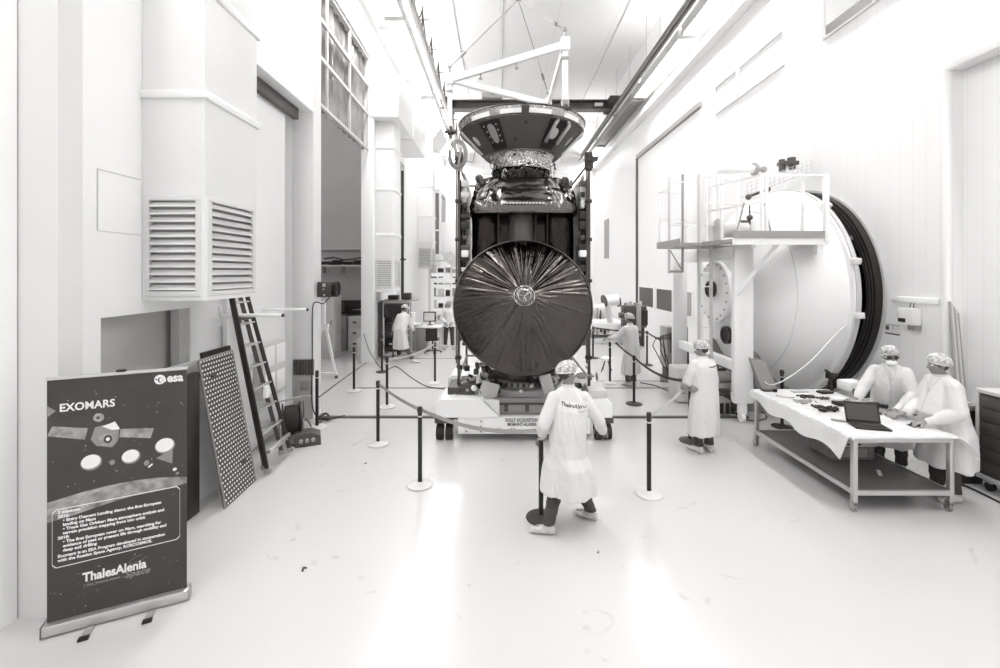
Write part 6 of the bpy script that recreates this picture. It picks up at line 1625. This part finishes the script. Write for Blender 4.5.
# --- the nearest one, seen from behind, walking with a barrier post
g0 = Vector((.70, 4.62, 0)); fc = Vector((.18, .98, 0)).normalized(); rv = fc.cross(Vector((0, 0, 1)))
J = dict(pelvis=P(567, 455, 4.65), chest=P(569, 420, 4.68), neck=P(568, 388, 4.72), head=P(567, 373.5, 4.74))
J.update(shl=P(554, 398, 4.68), ell=P(543, 424, 4.6), wrl=P(542, 436, 4.85), shr=P(584, 398, 4.72), elr=P(599, 421, 4.7), wrr=P(603, 431, 4.95))
J.update(hipl=P(559, 458, 4.65), hipr=P(576, 458, 4.65), knl=P(555, 494, 4.62), knr=P(583, 493, 4.68))
al = G(548, 534) + Vector((0, 0, .09)); ar = G(591, 519) + Vector((0, 0, .09))
J.update(anl=al, anr=ar, tol=al + Vector((-.14, .05, -.05)), tor=ar + Vector((-.13, .10, -.05)))
J['tol'] = al + Vector((-.15, .03, -.05)); J['tor'] = ar + Vector((-.15, .09, -.05))
person('person in white coat and hair net, seen from behind, gripping a black barrier post', J, fc, gaze=(.93, .38, -.25), text=(.31, .50, -.14),
       hem_w=.30, hem_z=.38, curl=(.9, .6), hand_dir=((-.2, .5, -.5), (.35, .6, -.35)), palm=((.3, -.3, -1), (-.6, 0, -.8)), vox=.0075)

# --- mid right, back three-quarter, holding the belt at a post
J, g, f, r = stand(704, 452, 1.66, face=(-.32, .95), stance=.10, lean=.1)
J['ell'] = J['shl'] + Vector((-.12, .02, -.25)); J['wrl'] = P(693, 387, g.y - .12)
J['elr'] = J['shr'] + Vector((-.0, -.08, -.27)); J['wrr'] = P(697, 391, g.y - .02)
J['wrl'] = Vector((g.x - .17, g.y - .02, 1.0)) + Vector((-.04, .0, .02)); J['wrr'] = Vector((g.x - .12, g.y - .12, 1.0))
person('person in long white coat standing by the access ladder, tying the belt to a post', J, f, gaze=(-.8, .55, -.35), text=(.22, .4, 0), hem_w=.265, hem_z=.28, curl=(.9, .9),
       hand_dir=((-.9, .1, -.2), (-.9, .1, -.2)), palm=((0, 1, -.3), (0, 1, -.3)), vox=.0085)

# --- farther, by the sliding door, back three-quarter
J, g, f, r = stand(631, 386, 1.72, face=(-.45, .85), stance=.09, lean=.12)
J['ell'] = J['shl'] + Vector((-.2, .0, -.2)); J['wrl'] = J['ell'] + Vector((-.22, -.02, -.03))
J['elr'] = J['shr'] + Vector((0, -.06, -.28)); J['wrr'] = J['elr'] + Vector((-.12, .1, -.18))
person('person in long white coat and cap by the sliding door, pulling the barrier belt', J, f, gaze=(-.8, .6, -.2), hem_w=.25, hem_z=.3, curl=(.9, .5), vox=.011)

# --- two at the work table
J, g, f, r = stand(893, 470, 1.74, face=(-.62, -.78), Y=5.98, stance=.12, lean=.3)
off = Vector((5.42 - g.x, 0, 0)); J = {k: v + off for k, v in J.items()}; g = g + off
J['elr'] = J['shr'] + Vector((-.14, .03, -.26)); J['wrr'] = Vector((4.98, 6.0, .98))
J['ell'] = J['shl'] + Vector((-.0, -.10, -.28)); J['wrl'] = Vector((5.12, 5.56, .95))
J['head'] = J['neck'] + Vector((-.05, -.05, .14))
person('person with goggles and face mask leaning over the far side of the work table', J, f, gaze=(-.38, -.92, -.12), headup=(-.1, -.15, 1), mask=True, goggles=True, hem_w=.26, hem_z=.35, curl=(.35, .5),
       hand_dir=((-.8, -.2, -.3), (-.9, .1, -.1)), palm=((0, 0, -1), (0, 0, -1)), vox=.008)
J, g, f, r = stand(930, 495, 1.72, face=(-.97, .15), Y=5.25, stance=.12, lean=.16)
off = Vector((5.44 - g.x, 0, 0)); J = {k: v + off for k, v in J.items()}; g = g + off
J['shl'] += Vector((-.03, -.02, 0)); J['ell'] = J['shl'] + Vector((-.02, -.10, -.28)); J['wrl'] = Vector((5.12, 5.16, .95))
J['elr'] = J['shr'] + Vector((-.06, .08, -.28)); J['wrr'] = Vector((5.1, 5.42, .97))
person('person in white coat with uncovered face, in profile beside the work table', J, f, gaze=(-.93, .30, -.1), hem_w=.29, hem_z=.42, curl=(.4, .5), belly=.05, fat=1.1,
       hand_dir=((-.95, .1, -.15), (-.95, .05, -.15)), palm=((0, 0, -1), (0, 0, -1)), vox=.008)

# --- far left, stooping in front of the instrument rack
J, g, f, r = stand(405, 361, 1.74, face=(.35, .94), stance=.13, lean=.38)
J = {k: v + Vector((-.1, 0, 0)) for k, v in J.items()}
J['anl'] = G(399, 358) + Vector((0, 0, .09)); J['anr'] = G(413, 363) + Vector((0, 0, .09)); J['tol'] = J['anl'] + Vector((.1, .1, -.05)); J['tor'] = J['anr'] + Vector((.15, .02, -.05))
J['ell'] = J['shl'] + Vector((-.12, .05, -.27)); J['wrl'] = J['ell'] + Vector((-.1, .1, -.2)); J['elr'] = J['shr'] + Vector((.08, .1, -.26)); J['wrr'] = J['elr'] + Vector((.05, .12, -.2))
person('person in white coat leaning towards the instrument rack by the louvred duct', J, f, gaze=(.3, .7, -.6), hem_w=.26, hem_z=.38, curl=(.4, .4), vox=.012)
# --- far centre-left, facing the hall with dark trousers
J, g, f, r = stand(449, 349, 1.70, face=(.1, -1), stance=.13, lean=.08)
J['ell'] = J['shl'] + Vector((.10, .02, -.27)); J['wrl'] = J['ell'] + Vector((-.14, -.16, -.14)); J['elr'] = J['shr'] + Vector((-.10, .02, -.27)); J['wrr'] = J['elr'] + Vector((.14, -.16, -.14))
person('person in short white smock and dark trousers beside the spacecraft, hands clasped', J, f, gaze=(.2, -1, -.25), hem_w=.22, hem_z=.80, curl=(.6, .6), vox=.012)
